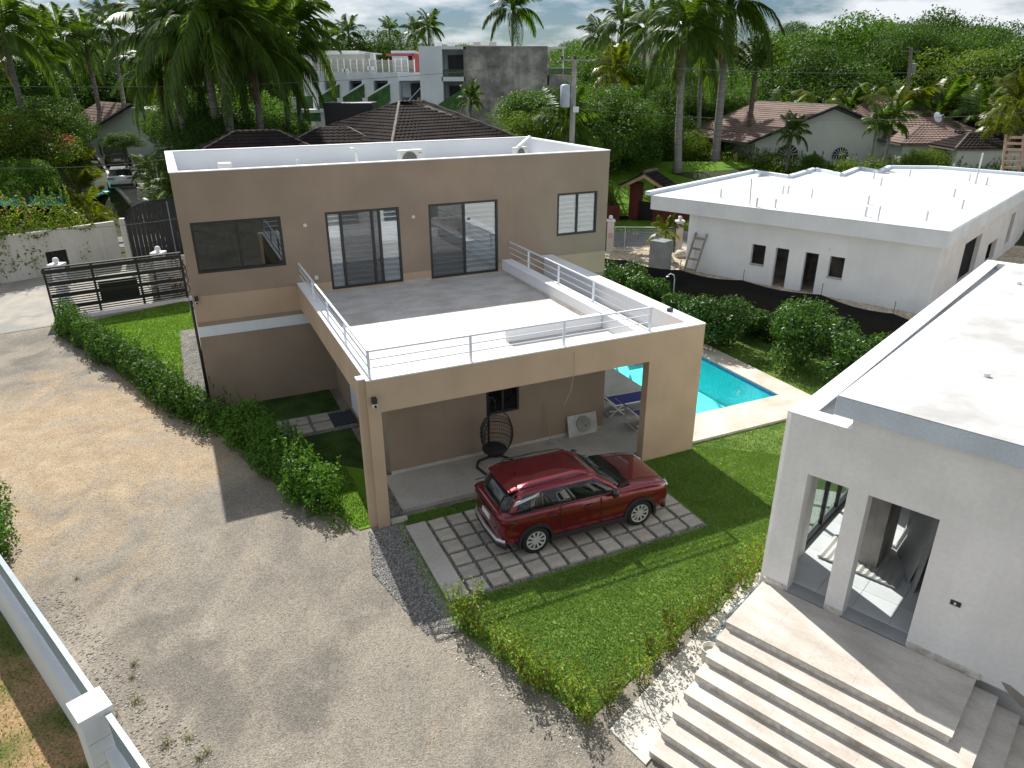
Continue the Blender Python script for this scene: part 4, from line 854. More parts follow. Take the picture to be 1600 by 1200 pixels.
    MB().hull([(3.0, -.76, 1.062), (3.25, -.72, 1.072), (3.30, 0, 1.09), (3.25, .72, 1.072), (3.0, .76, 1.062)], (0, 0, .012)).build('cowl', black, e)
    MB().box(4.30, -.45, .50, 4.355, .45, .68).build('grille', black, e, bevel=.02); MB().box(.45, -.004, 0, .45, 0, 0)
    MB().tube([(4.12, -.80, .34), (4.28, -.6, .33), (4.34, 0, .33), (4.28, .6, .33), (4.12, .80, .34)], .07, 8).build('front_bumper', trim, e, smooth=True)
    for y in (-.62, .62): MB().tube([(3.35, y * .9, 1.071), (3.8, y * .92, 1.035), (4.15, y * .85, .955)], .006, 4).build('bonnet_seam', trim, e)
car()

# ================================================================== VILLA WITH STEPS (frame V)
m_flash = M('pale_blue_flashing', (.56, .63, .69), .6, var=.06, scale=2)
villa = thing('villa', 'unfinished white villa at the right with raised flat roof slab', 'house', VO, VA)
VY = 1.43; ZL = 1.2
MB().wall(0, 9, ZL, 4.785, VY, VY + .30, [(.42, 1.07, ZL - 1, 3.58), (1.37, 2.37, ZL - 1, 3.58), (-1, .93, 4.55, 6)]).build('wall', m_plast, villa, label='front wall with two tall openings')
MB().wall(VY + .05, 15.4, -.05, 4.53, -.10, -.003, axis='y').build('wall', m_plast, villa, label='outer left wall face') if False else None
MB().wall(VY + .302, 15.3, ZL, 4.55, 0.0, .22, [(2.7, 5.5, ZL + .0, 3.57)], axis='y').build('wall', m_plast, villa, label='left side wall with glazed opening')
MB().box(-.11, VY + .12, 0, -.002, VY + .4, 4.52).build('corner_pilaster', m_plast, villa)
MB().box(0, VY + .302, 0, 9, 15.3, ZL - .02).build('plinth', m_plast, villa)
fl = MB()
marb = M('white_marble', (.62, .65, .67), .3, var=.06, scale=1.2, var2=.03, col2=(.74, .76, .78))
fl = MB().box(.0, VY, ZL - .018, 9, 15.0, ZL + .002).build('floor', M('tile_joint', (.35, .36, .37), .8), villa)
tm = MB().box(.004, .004, 0, .596, .596, .012).mesh('floor_tile', marb)
for i in range(6):
    for j in range(7): inst('floor_tile', tm, fl, (.22 + i * .6, VY + .31 + j * .6, ZL + .003))
MB().wall(VY + 2.6, 15.0, ZL + .015, 4.3, 1.55, 1.7, axis='y').wall(1.7, 8.9, ZL + .015, 4.3, VY + 3.9, VY + 4.05).wall(VY + .302, VY + 3.9, ZL + .015, 4.3, 3.4, 3.55, axis='y').build('inner_wall', M('rough_render', (.42, .41, .38), .9, var=.15, scale=2), villa)
MB().box(1.0, VY + 1.62, ZL + .016, 1.40, VY + 2.55, 4.3).build('inner_column', m_rawc, villa)
# glazing of the side opening
gl = MB().box(.06, 2.7, ZL + .005, .14, 5.5, ZL + .09).box(.06, 2.7, 3.47, .14, 5.5, 3.568).box(.06, 2.7, ZL + .09, .14, 2.77, 3.47).box(.06, 3.75, ZL + .09, .14, 3.82, 3.47).box(.06, 4.6, ZL + .09, .14, 4.67, 3.47).box(.06, 5.43, ZL + .09, .14, 5.5, 3.47).build('glazing_frame', m_frame, villa)
for a, b_ in ((2.77, 3.75), (3.82, 4.6), (4.67, 5.43)): MB().box(.095, a, ZL + .09, .105, b_, 3.47).build('pane', glassmat('clear_glass', (.95, .97, .97), .0, .99), gl)
# roof
MB().box(.222, VY + .302, 4.2, 9, 15.3, 4.42).build('roof_gutter', m_membrane, villa)
MB().box(-.012, VY - .01, 4.552, .93, VY + .31, 4.575).box(-.012, VY + .31, 4.552, .30, 15.3, 4.575).box(.30, 15.0, 4.552, 9, 15.3, 4.575).build('coping', m_white, villa)
MB().wall(.3, 9, 4.42, 4.55, 15.0, 15.28).build('rear_parapet', m_plast, villa)
MB().prism([(.67, VY - .13), (9.0, VY - .13), (9.0, 14.2), (1.3, 14.2), (1.2, 12.7), (.84, 12.5), (.76, 8), (.71, 4)], 4.79, 5.10).build('roof_slab', m_flash, villa, bevel=.015)
random.seed(5)
MB().prism([(.68, VY - .125), (8.99, VY - .125), (8.99, 14.19), (1.32, 14.19), (1.22, 12.9)] + [(.98 + .30 * min(1, (12.5 - yy) / 3) * min(1, (yy - 1.2) / 2.5) - .25 * max(0, 1 - (yy - 1.4) / 1.2) + random.uniform(-.05, .05), yy) for yy in [12.4 - .45 * k for k in range(24)]], 5.101, 5.112).build('membrane', m_membrane, villa)
MB().box(2.78, VY - .015, 2.28, 2.92, VY - .002, 2.36).build('socket', m_black, villa); MB().box(2.83, VY - .02, 2.30, 2.86, VY - .016, 2.34).build('socket_insert', m_plastic, villa)
for a, b_ in ((0, .40), (1.09, 1.35), (2.39, 3.42)): MB().box(a, VY - .03, ZL + .003, b_, VY - .002, ZL + .1).build('skirting', m_travr, villa)
MB().hull([(3.66, VY - .0025, 1.34), (3.78, VY - .0025, 1.34), (4.1, VY - .0025, 1.20), (4.2, VY - .0025, 1.05), (3.98, VY - .0025, 1.06), (3.74, VY - .0025, 1.24)], (0, .002, 0)).build('damp_patch', M('bare_render', (.26, .24, .21), .9), villa)
for l, (x, y) in (('small grey drain pipe stub on the villa roof slab, nearer the camera', (1541, 588)), ('low white drain stub on the villa roof at the right edge', (1592, 444))):
    p = at(x, y, 5.115); e = MB().lathe([(.0, .06), (.05, .06), (.05, 0)], 10).build('roof_drain', m_plastic); e.location = p; tag(e, l, 'drain')
# slabs leaning inside the doorway
for i, (x, y, a, l) in enumerate(((1.95, VY + 1.95, .15, 'grey tile slab leaning in the villa doorway, right one'), (1.70, VY + 2.15, .35, 'grey tile slab leaning in the villa doorway, left one'))):
    b = MB().box(-.02, -.55, 0, .02, .55, 1.5).build('stone_slab', M('grey_slab', (.38, .39, .39), .6)); b.location = Vw(x, y, ZL + .018); b.rotation_euler = (0, a * .5, VA + .1 + a); tag(b, l, 'stone slab')
b = MB()
for k in range(12): b.hull([(-.7 + .115 * k, 0, 0), (-.64 + .115 * k, 0, .03), (-.585 + .115 * k, 0, 0)], (0, .9, 0))
b = b.box(-.7, 0, -.02, .68, .9, .002).build('corrugated_sheet', M('fibre_sheet', (.5, .5, .48), .8)); b.location = Vw(1.15, VY + 1.3, ZL + .06); b.rotation_euler = (0, 0, VA); tag(b, 'pale corrugated sheet lying on the marble floor behind the pillar', 'sheet')
# steps: eight treads with nosing, each its own piece
steps = thing('entrance_steps', 'wide travertine steps climbing to the villa entrance', 'steps', VO, VA)
Rz = .15; Td = .315; SX1 = 3.38
for k in range(8):
    z = ZL - k * Rz; y0 = -k * Td; x1 = SX1 + k * Td; yb = VY - .03 if k == 0 else 0
    zb = z - Rz if k < 7 else 0.0
    # body (riser material), split into the front run and the return at the right side
    if k == 0:
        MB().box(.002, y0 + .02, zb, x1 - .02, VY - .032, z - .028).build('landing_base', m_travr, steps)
        cols = [.0 + i * SX1 / 5 for i in range(6)]; rows = [0, .5, .98, VY - .032]
        for i in range(5):
            for j in range(3):
                MB().box(cols[i] + .0008, rows[j] + .0008, z - .027, cols[i + 1] - .0008, rows[j + 1] - .0008, z).build('tread_tile', m_trav, steps)
    else:
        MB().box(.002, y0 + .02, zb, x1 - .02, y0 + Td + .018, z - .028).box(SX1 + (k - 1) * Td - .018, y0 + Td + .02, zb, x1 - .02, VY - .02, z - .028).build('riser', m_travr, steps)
        nn = 6 + k // 2
        for i in range(nn):
            a, b_ = i * x1 / nn, (i + 1) * x1 / nn
            MB().box(a + .0007, y0, z - .027, b_ - .0007, y0 + Td + .018, z + random.uniform(-.001, .001)).build('tread_tile', m_trav, steps)
        for j in range(3):
            ya, yb2 = y0 + Td + .02 + j * (VY - .02 - y0 - Td) / 3, y0 + Td + .02 + (j + 1) * (VY - .02 - y0 - Td) / 3
            MB().box(SX1 + (k - 1) * Td - .018, ya, z - .027, x1, yb2 - .002, z).build('tread_tile', m_trav, steps)
# bucket and crumpled plastic on the strip
bk = thing('bucket', 'dirty white bucket beside the steps', 'bucket', Vw(-.24, .12, .03))
MB().lathe([(0, .01), (.115, 0), (.15, .34), (.16, .345), (.16, .36), (.145, .36), (.11, .03), (0, .03)], 20).build('pail', M('stained_plastic', (.62, .60, .52), .5, var=.2, scale=6), bk, smooth=True)
MB().lathe([(0, .27), (.138, .27)], 20).build('cement_residue', m_pale, bk)
def sheet():
    N = 26; vs = []; fs = []
    for i in range(N):
        for j in range(N):
            u, v_ = i / (N - 1), j / (N - 1); x = -.2 + .45 * u + .04 * math.sin(v_ * 9); y = -1.0 + 2.1 * v_
            z = .04 + .13 * abs(mnoise.noise((u * 5, v_ * 8, 1.3))) * 1.6 + .10 * abs(mnoise.noise((u * 12, v_ * 20, 2.3))) + .05 * mnoise.noise((u * 30, v_ * 50, 5))
            z *= min(1, 6 * u * (1 - u) * 1.2) * min(1, 8 * v_ * (1 - v_)) * (.35 + .9 * v_); vs.append((x, y, max(.004, z)))
    for i in range(N - 1):
        for j in range(N - 1): fs.append((i * N + j, (i + 1) * N + j, (i + 1) * N + j + 1, i * N + j + 1))
    o = MB().add(vs, fs).build('plastic_sheet', M('grey_polythene', (.30, .34, .36), .22, var=.35, scale=5, spec=.8)); o.location = Vw(-.38, 1.55, .03); o.rotation_euler = (0, 0, VA + .02)
    tag(o, 'crumpled grey plastic sheet on the cement strip by the villa corner', 'plastic sheet')
sheet()

# ================================================================== WHITE BUNGALOW (frame V)
wb = thing('bungalow', 'unfinished white bungalow with wide flat roof behind the mesh fence', 'house', VO, VA)
WY = 24.45; WX0, WX1 = -14.85, -3.12; ZR = 3.72
holes = [(-11.31, -10.6, .92, 1.9), (-10.09, -9.44, -1, 1.9), (-8.67, -8.03, -1, 1.9), (-7.52, -6.85, .92, 1.9)]
MB().wall(WX0, WX1, 0, 2.98, WY, WY + .2, holes).build('wall', m_bluew, wb, label='long cool white wall with two door and two window openings')
MB().wall(WY + .202, 45, 0, 2.98, WX1 - .2, WX1, [(28.95, 32.3, .38, 2.36), (34.6, 36.8, .3, 1.4), (39.3, 40.5, .6, 2.35)], axis='y').build('wall', m_plast, wb, label='right side wall with three window openings')
MB().wall(WY + .202, 36, 0, 2.98, WX0, WX0 + .2, axis='y').build('wall', m_bluew, wb)
MB().wall(WX0 + .2, WX1 - .2, 0, 2.98, WY + 2.2, WY + 2.3).wall(WY + .21, WY + 2.2, 0, 2.98, -9.3, -9.2, axis='y').build('inner_wall', m_rawc, wb)
MB().wall(WY + 3, 44, 0, 2.98, WX1 - 2.2, WX1 - 2.1, axis='y').box(WX1 - 2.1, 33, 0, WX1 - .21, 33.1, 2.98).box(WX1 - 2.1, 37.8, 0, WX1 - .21, 37.9, 2.98).build('inner_wall', M('grey_render', (.27, .28, .29), .9), wb)
for a, b_ in ((-11.33, -10.58), (-7.54, -6.83)): MB().box(a, WY - .03, .88, b_, WY + .1, .918).build('window_sill', m_conc, wb)
rp_ = [(-17.25, 24.05), (-2.85, 24.05), (-2.9, 46), (-9, 46.5), (-11.45, 44.6), (-11.15, 41.6), (-12.75, 42.7), (-12.35, 38.4), (-14.75, 40.2), (-14.4, 35.4), (-17.2, 36.4)]
MB().prism([( -17.0 if abs(x + 17.2) < .1 else x, y) for x, y in rp_], 2.99, ZR - .05).build('roof_slab', m_bluew, wb)
MB().prism([(x * .995 - .05, y) for x, y in rp_], ZR - .049, ZR - .02).build('roof', m_wroof, wb)
# kerb along the stepped rear edge and left side
kb = MB(); kp = [rp_[0]] + rp_[:2:-1][0:0] + [rp_[10], rp_[9], rp_[8], rp_[7], rp_[6], rp_[5], rp_[4], rp_[3], rp_[2]]
for a, b_ in zip(kp[:-1], kp[1:]): kb.bar((*a, ZR + .06), (*b_, ZR + .06), .28, .2)
kb.build('roof_kerb', m_bluew, wb)
MB().lathe([(0, -.04), (.05, -.03), (.06, 0)], 10, (-7.6, WY, 2.2), 'y').build('wall_light', m_plastic, wb)
MB().box(WX0 + .02, WY - .06, 0, WX0 + .5, WY - .002, 2.98).build('corner_band', m_bluew, wb)
stubs = [(1126, 308), (1223, 303), (1231, 303), (1182, 323), (1268, 309), (1211, 325), (1365, 279), (1376, 290), (1356, 319), (1352, 338), (1421, 276), (1447, 345), (1490, 308), (1503, 326), (1514, 283), (1541, 289)]
for i, (x, y) in enumerate(stubs):
    o = MB().tube([(0, 0, 0), (0, 0, .42)], .045, 7).build('vent_stub', m_plastic); o.location = at(x, y, ZR - .02); tag(o, 'short white vent stub on the bungalow roof', 'vent pipe', 'white vent stubs on the bungalow roof')
for (x0, y0, x1, y1, l) in ((1171.5, 321, 1174.5, 279, 'tall thin rod at the left of the bungalow roof'), (1371.5, 345, 1376, 322, 'short thin rod at the front of the bungalow roof'), (1524, 287, 1536, 239, 'tall leaning white pipe at the back right of the bungalow roof')):
    a = at(x0, y0, ZR - .02); t = far(x1, y1, math.hypot(a.x, a.y)); o = MB().tube([(0, 0, 0), tuple(t - a)], .05 if 'pipe' in l else .03, 6).build('roof_rod', m_plastic); o.location = a; tag(o, l, 'pipe')
def ladder(a, b, w, n, r_, mat, label, ax=None):
    a = Vector(a); b = Vector(b); e = thing('ladder', label, 'ladder', a); d = b - a
    sd_ = ax.normalized() * w / 2
    for s in (-1, 1): MB().bar(sd_ * s, d + sd_ * s, r_, r_ * 1.4).build('rail', mat, e)
    for k in range(n):
        t = (k + .5) / n; MB().bar(d * t - sd_ * 1.05, d * t + sd_ * 1.05, r_ * .8, r_ * 1.5).build('rung', mat, e)
vx = Vector((math.cos(VA), math.sin(VA), 0))
ladder(Vw(-14.2, WY - .75, 0), Vw(-14.05, WY - .08, 2.05), .62, 4, .07, m_wood, 'rough wooden ladder against the left corner of the bungalow', vx)
lb = far(1578, 276, 58.5); lt = far(1586, 210, 59.0); ladder(lb, lt, 1.05, 7, .1, m_wood2, 'pinkish timber ladder rising behind the bungalow roof', Vector((1, -.2, 0)))

# ------------------------------------------------------------------ mesh fence, column, shower
def netmat():
    m, n, b, o = newmat('black_netting'); L = n.links.new; b.inputs['Base Color'].default_value = (.012, .012, .012, 1); b.inputs['Roughness'].default_value = .8
    t = n.nodes.new('ShaderNodeBsdfTransparent'); ms = n.nodes.new('ShaderNodeMixShader'); ms.inputs[0].default_value = .996; L(t.outputs[0], ms.inputs[1]); L(b.outputs[0], ms.inputs[2]); L(ms.outputs[0], o.inputs[0]); return m
fence = thing('mesh_fence', 'black netting fence strung between stakes behind the pool garden', 'fence', Vw(-17.5, 19), VA)
npts = [(0, 0), (2.5, -.1), (5.4, 0), (8.3, .25), (11.6, .3), (14.5, -.4), (17.3, -.9)]
nb = MB()
for i in range(len(npts) - 1):
    (x0, y0), (x1, y1) = npts[i], npts[i + 1]
    for k in range(6):
        a, c = k / 6, (k + 1) / 6; sg = lambda t: 1.5 - .13 * math.sin(pi * t)
        nb.add([(x0 + (x1 - x0) * a, y0 + (y1 - y0) * a, 0), (x0 + (x1 - x0) * c, y0 + (y1 - y0) * c, 0), (x0 + (x1 - x0) * c, y0 + (y1 - y0) * c, sg(c)), (x0 + (x1 - x0) * a, y0 + (y1 - y0) * a, sg(a))], [(0, 1, 2, 3)])
nb.build('netting', netmat(), fence)
for x, y in npts: MB().tube([(x, y + .03, 0), (x, y + .03, 1.95 if x > 4 else 1.55)], .015, 5).build('stake', m_bark, fence)
c = MB().box(-.42, -.42, 0, .42, .42, 1.85).build('concrete_column', m_block, bevel=.02); c.location = (7.6, 36.2, 0); c.rotation_euler = (0, 0, VA); tag(c, 'grey rendered block column standing in the sand lot', 'column')
sh = thing('garden_shower', 'slim steel garden shower with curved head by the dark bushes', 'shower', (6.69, 28.7, 0))
MB().tube([(0, 0, 0), (0, 0, 1.85), (-.05, 0, 2.02), (-.18, 0, 2.08), (-.3, 0, 2.0)], .022, 6).build('pipe', m_railw, sh, smooth=True); MB().lathe([(0, .03), (.07, 0)], 10, (-.3, 0, 1.96)).build('shower_head', m_railw, sh); MB().box(-.15, -.15, 0, .15, .15, .12).build('base', m_conc, sh)
# street posts, wire gate, scroll gate
for i, (p, l) in enumerate(((Vector((5.75, 41.9, 0)), 'white gate post with ball finial and red painted marks'), (Vector((9.7, 41.6, 0)), 'white gate post behind the grey column'))):
    e = thing('gate_post', l, 'gate post', p)
    MB().box(-.2, -.2, 0, .2, .2, 1.75).build('post_shaft', M('pink_white', (.66, .60, .57), .8), e, bevel=.01); MB().box(-.25, -.25, 1.752, .25, .25, 1.83).build('cap', m_white, e)
    MB().lathe([(0, 0), (.09, .02), (.13, .13), (.09, .24), (0, .26)], 12, (0, 0, 1.83)).build('ball_finial', m_white, e, smooth=True)
    MB().box(-.32, -.1, 0, -.21, .1, 1.75).build('gate_stile', m_black, e)
    if i == 0:
        MB().lathe([(.09, -.004), (.12, -.004), (.12, 0), (.09, 0)], 14, (0, -.202, .95), 'y').build('painted_ring', m_pink, e)
wg = thing('wire_gate', 'low galvanised wire gate between the two white street posts', 'gate', (6.0, 41.7, 0))
MB().tube([(0, 0, .1), (3.4, -.25, .1), (3.4, -.25, 1.45), (0, 0, 1.45)], .025, 5, closed=True).build('gate_frame', m_railw, wg); MB().tube([(.6, 0, .1), (.6, 0, 1.45)], .02, 5).build('gate_bar', m_railw, wg)
ws = MB()
for k in range(24): ws.tube([(3.4 * k / 24, -.25 * k / 24, .1), (3.4 * k / 24, -.25 * k / 24, 1.45)], .006, 3)
for k in range(9): ws.tube([(0, 0, .1 + .15 * k), (3.4, -.25, .1 + .15 * k)], .006, 3)
ws.build('wire_mesh', m_grey, wg, kind='stuff')
sg = thing('scroll_gate', 'rusty wrought iron gate panel with scrollwork left of the bungalow', 'gate', (10.2, 41.3, 0))
MB().tube([(0, 0, .1), (1.7, -.5, .1), (1.7, -.5, 1.8), (0, 0, 1.8)], .035, 6, closed=True).build('gate_frame', M('rust_brown', (.22, .17, .14), .8), sg)
sc_ = MB()
for k in range(16):
    cx_, cz_ = .22 + (k % 4) * .42, .35 + (k // 4) * .42; sc_.tube([(cx_ + (.03 + .15 * t) * math.cos(7 * t + k), -.29 * cx_, cz_ + (.03 + .15 * t) * math.sin(7 * t + k)) for t in [i / 12 for i in range(13)]], .018, 4)
sc_.build('scrollwork', M('rust_scroll', (.20, .155, .125), .8), sg)
# small potted palm on the lot, rubble bags
palm(Vector((8.4, 39.0, 0)), 1.5, 1.2, 12, 'small young palm behind the grey column', None, .07, mats=FRY, dead=0)
for i, (x, y, l) in enumerate(((1042, 412, 'tipped white sack at the foot of the bungalow corner'), (1063, 402, 'small pale rubble heap near the scroll gate'))):
    p = at(x, y); mb = MB(); N = 8
    o = inst('rubble_sack', mb.lathe([(0, .0), (.38, .02), (.45, .22), (.3, .42), (0, .48)], 9).mesh('rubble_sack', m_pale, True), None, p, (0, 0, i), (.9, .8, .9)); tag(o, l, 'sack')
# brick gatehouse and red wall across the street
zq = T(8.6, 51.5)
gh = thing('gatehouse', 'red pedestrian gate with small dark tiled gable roof across the street', 'gatehouse', (9.6, 51.4, 0), R(-38))
MB().box(-1.35, -.25, 0, -.65, .45, 2.55).build('pillar', m_red, gh, bevel=.01); MB().box(.55, -.25, 0, 1.9, .45, 2.5).build('pillar', m_red, gh, bevel=.01)
MB().box(-.65, .0, 0, .55, .06, 1.3).build('gate_leaf', m_black, gh)
rw = thing('red_wall', 'low oxide red wall with black railing along the far side of the street', 'wall', (7.3, 51.1, 0), R(2))
MB().box(-8, -.12, 0, .3, .12, 1.1).build('wall', m_red, rw); MB().box(3.6, -.2, 0, 30, .0, 1.1).build('wall', m_red, rw)
rb = MB()
for k in range(40): rb.tube([(-8 + .2 * k, 0, 1.1), (-8 + .2 * k, 0, 2.0)], .018, 4)
rb.build('railing_bars', m_black, rw, kind='stuff'); MB().bar((-8, 0, 1.9), (.2, 0, 1.9), .03, .03).build('top_rail', m_black, rw)

# ------------------------------------------------------------------ tiled roofs
def tiled(mb, o_, u_, s_, w0, w1, L, row=.36, wave=.30, h=.045):
    """tile courses on a plane: origin o_, unit eave direction u_, unit up-slope s_, interval along u at eave w0=(a,b) and at top w1=(a,b)"""
    o_ = Vector(o_); u_ = Vector(u_).normalized(); s_ = Vector(s_).normalized(); n_ = u_.cross(s_).normalized()
    if n_.z < 0: n_ = -n_
    rows = max(2, int(L / row))
    for i in range(rows):
        for (sa, ha, sb, hb) in ((i / rows, h * 1.3, (i + 1) / rows, h * .5), ((i) / rows, 0, i / rows, h * 1.3)):
            def iv(t): return w0[0] + (w1[0] - w0[0]) * t, w0[1] + (w1[1] - w0[1]) * t
            (a0, b0), (a1, b1) = iv(sa), iv(sb); k = max(2, int((b0 - a0) / (wave / 3))); base = len(mb.v)
            for j in range(k + 1):
                for (t, a, b_, hh) in ((sa, a0, b0, ha), (sb, a1, b1, hb)):
                    x = a + (b_ - a) * j / k; wv = abs(math.sin(pi * x / wave)) * h * (1 if hh else 0)
                    mb.v.append(tuple(o_ + u_ * x + s_ * (L * t) + n_ * (hh + wv)))
            for j in range(k): mb.f.append((base + 2 * j, base + 2 * j + 2, base + 2 * j + 3, base + 2 * j + 1))
def roof_quad(parent, A, B, C, D, mat, name='roof_tiles', row=.36, wave=.3, thick=.12):
    """A,B eave ends; C,D top ends (C above B, D above A) in the parent's space"""
    A, B, C, D = map(Vector, (A, B, C, D)); u_ = (B - A).normalized(); nrm = u_.cross((D - A) if (D - A).length > .1 else (C - A)).normalized(); s_ = nrm.cross(u_).normalized()
    if s_.z < 0: s_ = -s_
    L = max((D - A).dot(s_), (C - B).dot(s_)); mb = MB(); tiled(mb, A, u_, s_, (0, (B - A).length), ((D - A).dot(u_), (C - A).dot(u_)), L, row, wave)
    o = mb.build(name, mat, parent, kind='stuff')
    pts = [A, B, C, D] if (C - D).length > .05 else [A, B, C]
    MB().hull(pts, (0, 0, -thick)).build('roof_deck', m_ridge, parent); return o
def ridge(parent, a, b, mat=None, r_=.13):
    MB().tube([Vector(a).lerp(Vector(b), k / 12) + Vector((0, 0, .03 * (k % 2))) for k in range(13)], r_, 6).build('ridge_cap', mat or m_ridge, parent)
# gatehouse roof
for s in (-1, 1):
    A, B = ((-1.9, -.8, 2.35), (-1.9, .9, 2.35)) if s < 0 else ((2.0, .9, 2.35), (2.0, -.8, 2.35)); C, D = ((0, .9, 3.3), (0, -.8, 3.3)) if s < 0 else ((0, -.8, 3.3), (0, .9, 3.3))
    roof_quad(gh, A, B, C, D, m_rtile, wave=.28, row=.34)
ridge(gh, (0, -.85, 3.4), (0, .95, 3.4)); MB().hull([(-1.8, -.82, 2.3), (0, -.82, 3.22), (1.9, -.82, 2.3), (1.9, -.82, 2.14), (0, -.82, 3.0), (-1.8, -.82, 2.14)], (0, .06, 0)).build('fascia', m_peach, gh)
# dark tiled house behind the main house
dh = thing('tiled_house', 'house with broad dark tiled hip roof right behind the brown house', 'house', (-5, 44, 0))
def rel(p, e): return Vector(p) - Vector(e.location)
P1 = rel(far(624, 160, 45), dh); P2 = rel(far(664, 159, 45.5), dh)
CN = rel(far(606, 262, 37.0), dh); CL = rel(far(395, 236, 47), dh); CR = rel(far(868, 236, 44), dh)
ze = CN.z; CL.z = ze; CR.z = ze
roof_quad(dh, CL, CN, P1, P1 + Vector((.001, 0, 0)), m_rtile, row=.33, wave=.27)
roof_quad(dh, CN, CR, P2, P1, m_rtile, row=.33, wave=.27)
BK = CL + CR - CN; roof_quad(dh, CR, BK, P2 + Vector((.001, 0, 0)), P2, m_rtile); roof_quad(dh, BK, CL, P1, P2, m_rtile)
ridge(dh, CN, P1, r_=.10); ridge(dh, P1, P2, r_=.10); ridge(dh, CR, P2, r_=.08); ridge(dh, CL, P1, r_=.08)
MB().prism([tuple((p * .93).xy) for p in (CN, CR, BK, CL)], 0, ze - .13).build('wall', m_cream, dh)
# two small hips at the left
def hip(e, px, py, r_, wx, wy, hgt, ang, mat, zoff=0, cap=m_ridge, row=.33):
    c = rel(far(px, py, r_), e); ca, sa = math.cos(ang), math.sin(ang)
    q = [c + Vector((ca * x - sa * y, sa * x + ca * y, -hgt)) for x, y in ((-wx, -wy), (wx, -wy), (wx, wy), (-wx, wy))]
    rd = max(0, wx - wy); a = c + Vector((-ca * rd, -sa * rd, 0)); b_ = c + Vector((ca * rd + .001, sa * rd, 0))
    roof_quad(e, q[0], q[1], b_, a, mat, row=row); roof_quad(e, q[1], q[2], b_ + Vector((.001, 0, 0)), b_, mat, row=row); roof_quad(e, q[2], q[3], a, b_, mat, row=row); roof_quad(e, q[3], q[0], a + Vector((0, .001, 0)), a, mat, row=row)
    for s, t in ((q[0], a), (q[1], b_), (q[2], b_), (q[3], a), (a, b_)): ridge(e, s, t, cap, .08)
    MB().prism([((p - c) * .9 + c)[:2] for p in q], -c.z * 0 + (T(*(c + Vector(e.location)).xy) - 2 if False else -.5) - e.location.z, q[0].z - .13).build('wall', m_cream, e); return q
hip(dh, 520, 200, 43, 3.2, 2.4, 1.1, .15, m_rtile); hip(dh, 400, 205, 41.5, 3.4, 2.4, 1.1, .3, m_rtile); 
wt = MB().box(-1.55, -1.0, -.8, 1.55, 1.0, .95).build('water_tank_box', m_black, bevel=.03); wt.location = far(550, 184, 51); tag(wt, 'large black box standing behind the dark tiled roof', 'tank')

# villa with brown gable roof, right background
bh = thing('bungalow_house', 'cream bungalow with brown tiled gable roof behind the hedge', 'house', (20, 54, 2.4))
def Y(px, py, y): return rel(onY(px, py, y + 6.5), bh)
ap = Y(1310, 166, 53.0); le = Y(1168, 224, 53.0); re = Y(1432, 222, 53.0); bkv = Vector((-3.4, 9.0, 0))
zl_ = min(le.z, re.z); 
MB().hull([Vector((le.x + .8, ap.y + .6, -.6)), Vector((re.x - .6, ap.y + .6, -.6)), Vector((re.x - .6, ap.y + .6, re.z + .25)), Vector((ap.x, ap.y + .6, ap.z - .25)), Vector((le.x + .8, ap.y + .6, le.z + .2))], (-1.5, 8, 0)).build('wall', m_cream, bh)
roof_quad(bh, le, le + bkv * -1 * -1, ap + bkv, ap, m_rtile2, row=.34, wave=.3) if False else None
roof_quad(bh, le + bkv, le, ap, ap + bkv, m_rtile2, row=.34, wave=.3)
roof_quad(bh, re, re + bkv, ap + bkv, ap, m_rtile2, row=.34, wave=.3)
ridge(bh, ap, ap + bkv); ridge(bh, le, ap, m_black, .12); ridge(bh, re, ap, m_black, .12)
hip(bh, 1385, 158, 72, 6.0, 4.6, 2.1, -.15, m_rtile2); hip(bh, 1240, 168, 70, 5.6, 4.0, 1.9, .12, m_rtile2); hip(bh, 1448, 197, 67, 3.0, 2.5, 1.1, .0, m_rtile2)
for px, py in ((1148, 251), (1167, 257)):
    p = Y(px, py, 54.5); MB().lathe([(.22, 0), (.22, .1), (.16, .14), (.15, 1.3), (.2, 1.36), (.2, 1.45)], 10, (p.x, p.y, p.z - .9)).build('porch_column', m_peach, bh, smooth=True)
def arch_window(e, px, py, y, w, col=None):
    p = rel(onY(px, py, y + (6.5 if e == bh else 0)), e); pts = [(p.x + w * math.cos(a), p.y, p.z + w * math.sin(a)) for a in [k * pi / 14 for k in range(15)]]
    o = MB().hull(pts + [(p.x - w, p.y, p.z - .25), (p.x + w, p.y, p.z - .25)], (0, .05, 0)).build('window', m_black, e)
    mu = MB()
    for k in range(8): a = pi * (k + .5) / 8; mu.bar((p.x, p.y - .03, p.z), (p.x + w * .95 * math.cos(a), p.y - .03, p.z + w * .95 * math.sin(a)), .04, .03)
    for k in range(6): x = -w + (k + .5) * 2 * w / 6; mu.bar((p.x + x, p.y - .03, p.z - .25), (p.x + x, p.y - .03, p.z - .02), .04, .03)
    mu.build('muntin', m_white, o)
arch_window(bh, 1313, 243, 53.5, .62); arch_window(bh, 1230, 243, 53.5, .85); arch_window(bh, 1391, 240, 53.5, .6)
dish = MB().lathe([(0, .12), (.25, .08), (.42, -.02)], 16).tube([(0, 0, .1), (0, 0, .5)], .02, 4).build('satellite_dish', m_railw, smooth=True); dish.location = onY(1466, 183, 60); dish.rotation_euler = (R(65), 0, R(20)); tag(dish, 'grey satellite dish on the brown tiled roof', 'satellite dish')
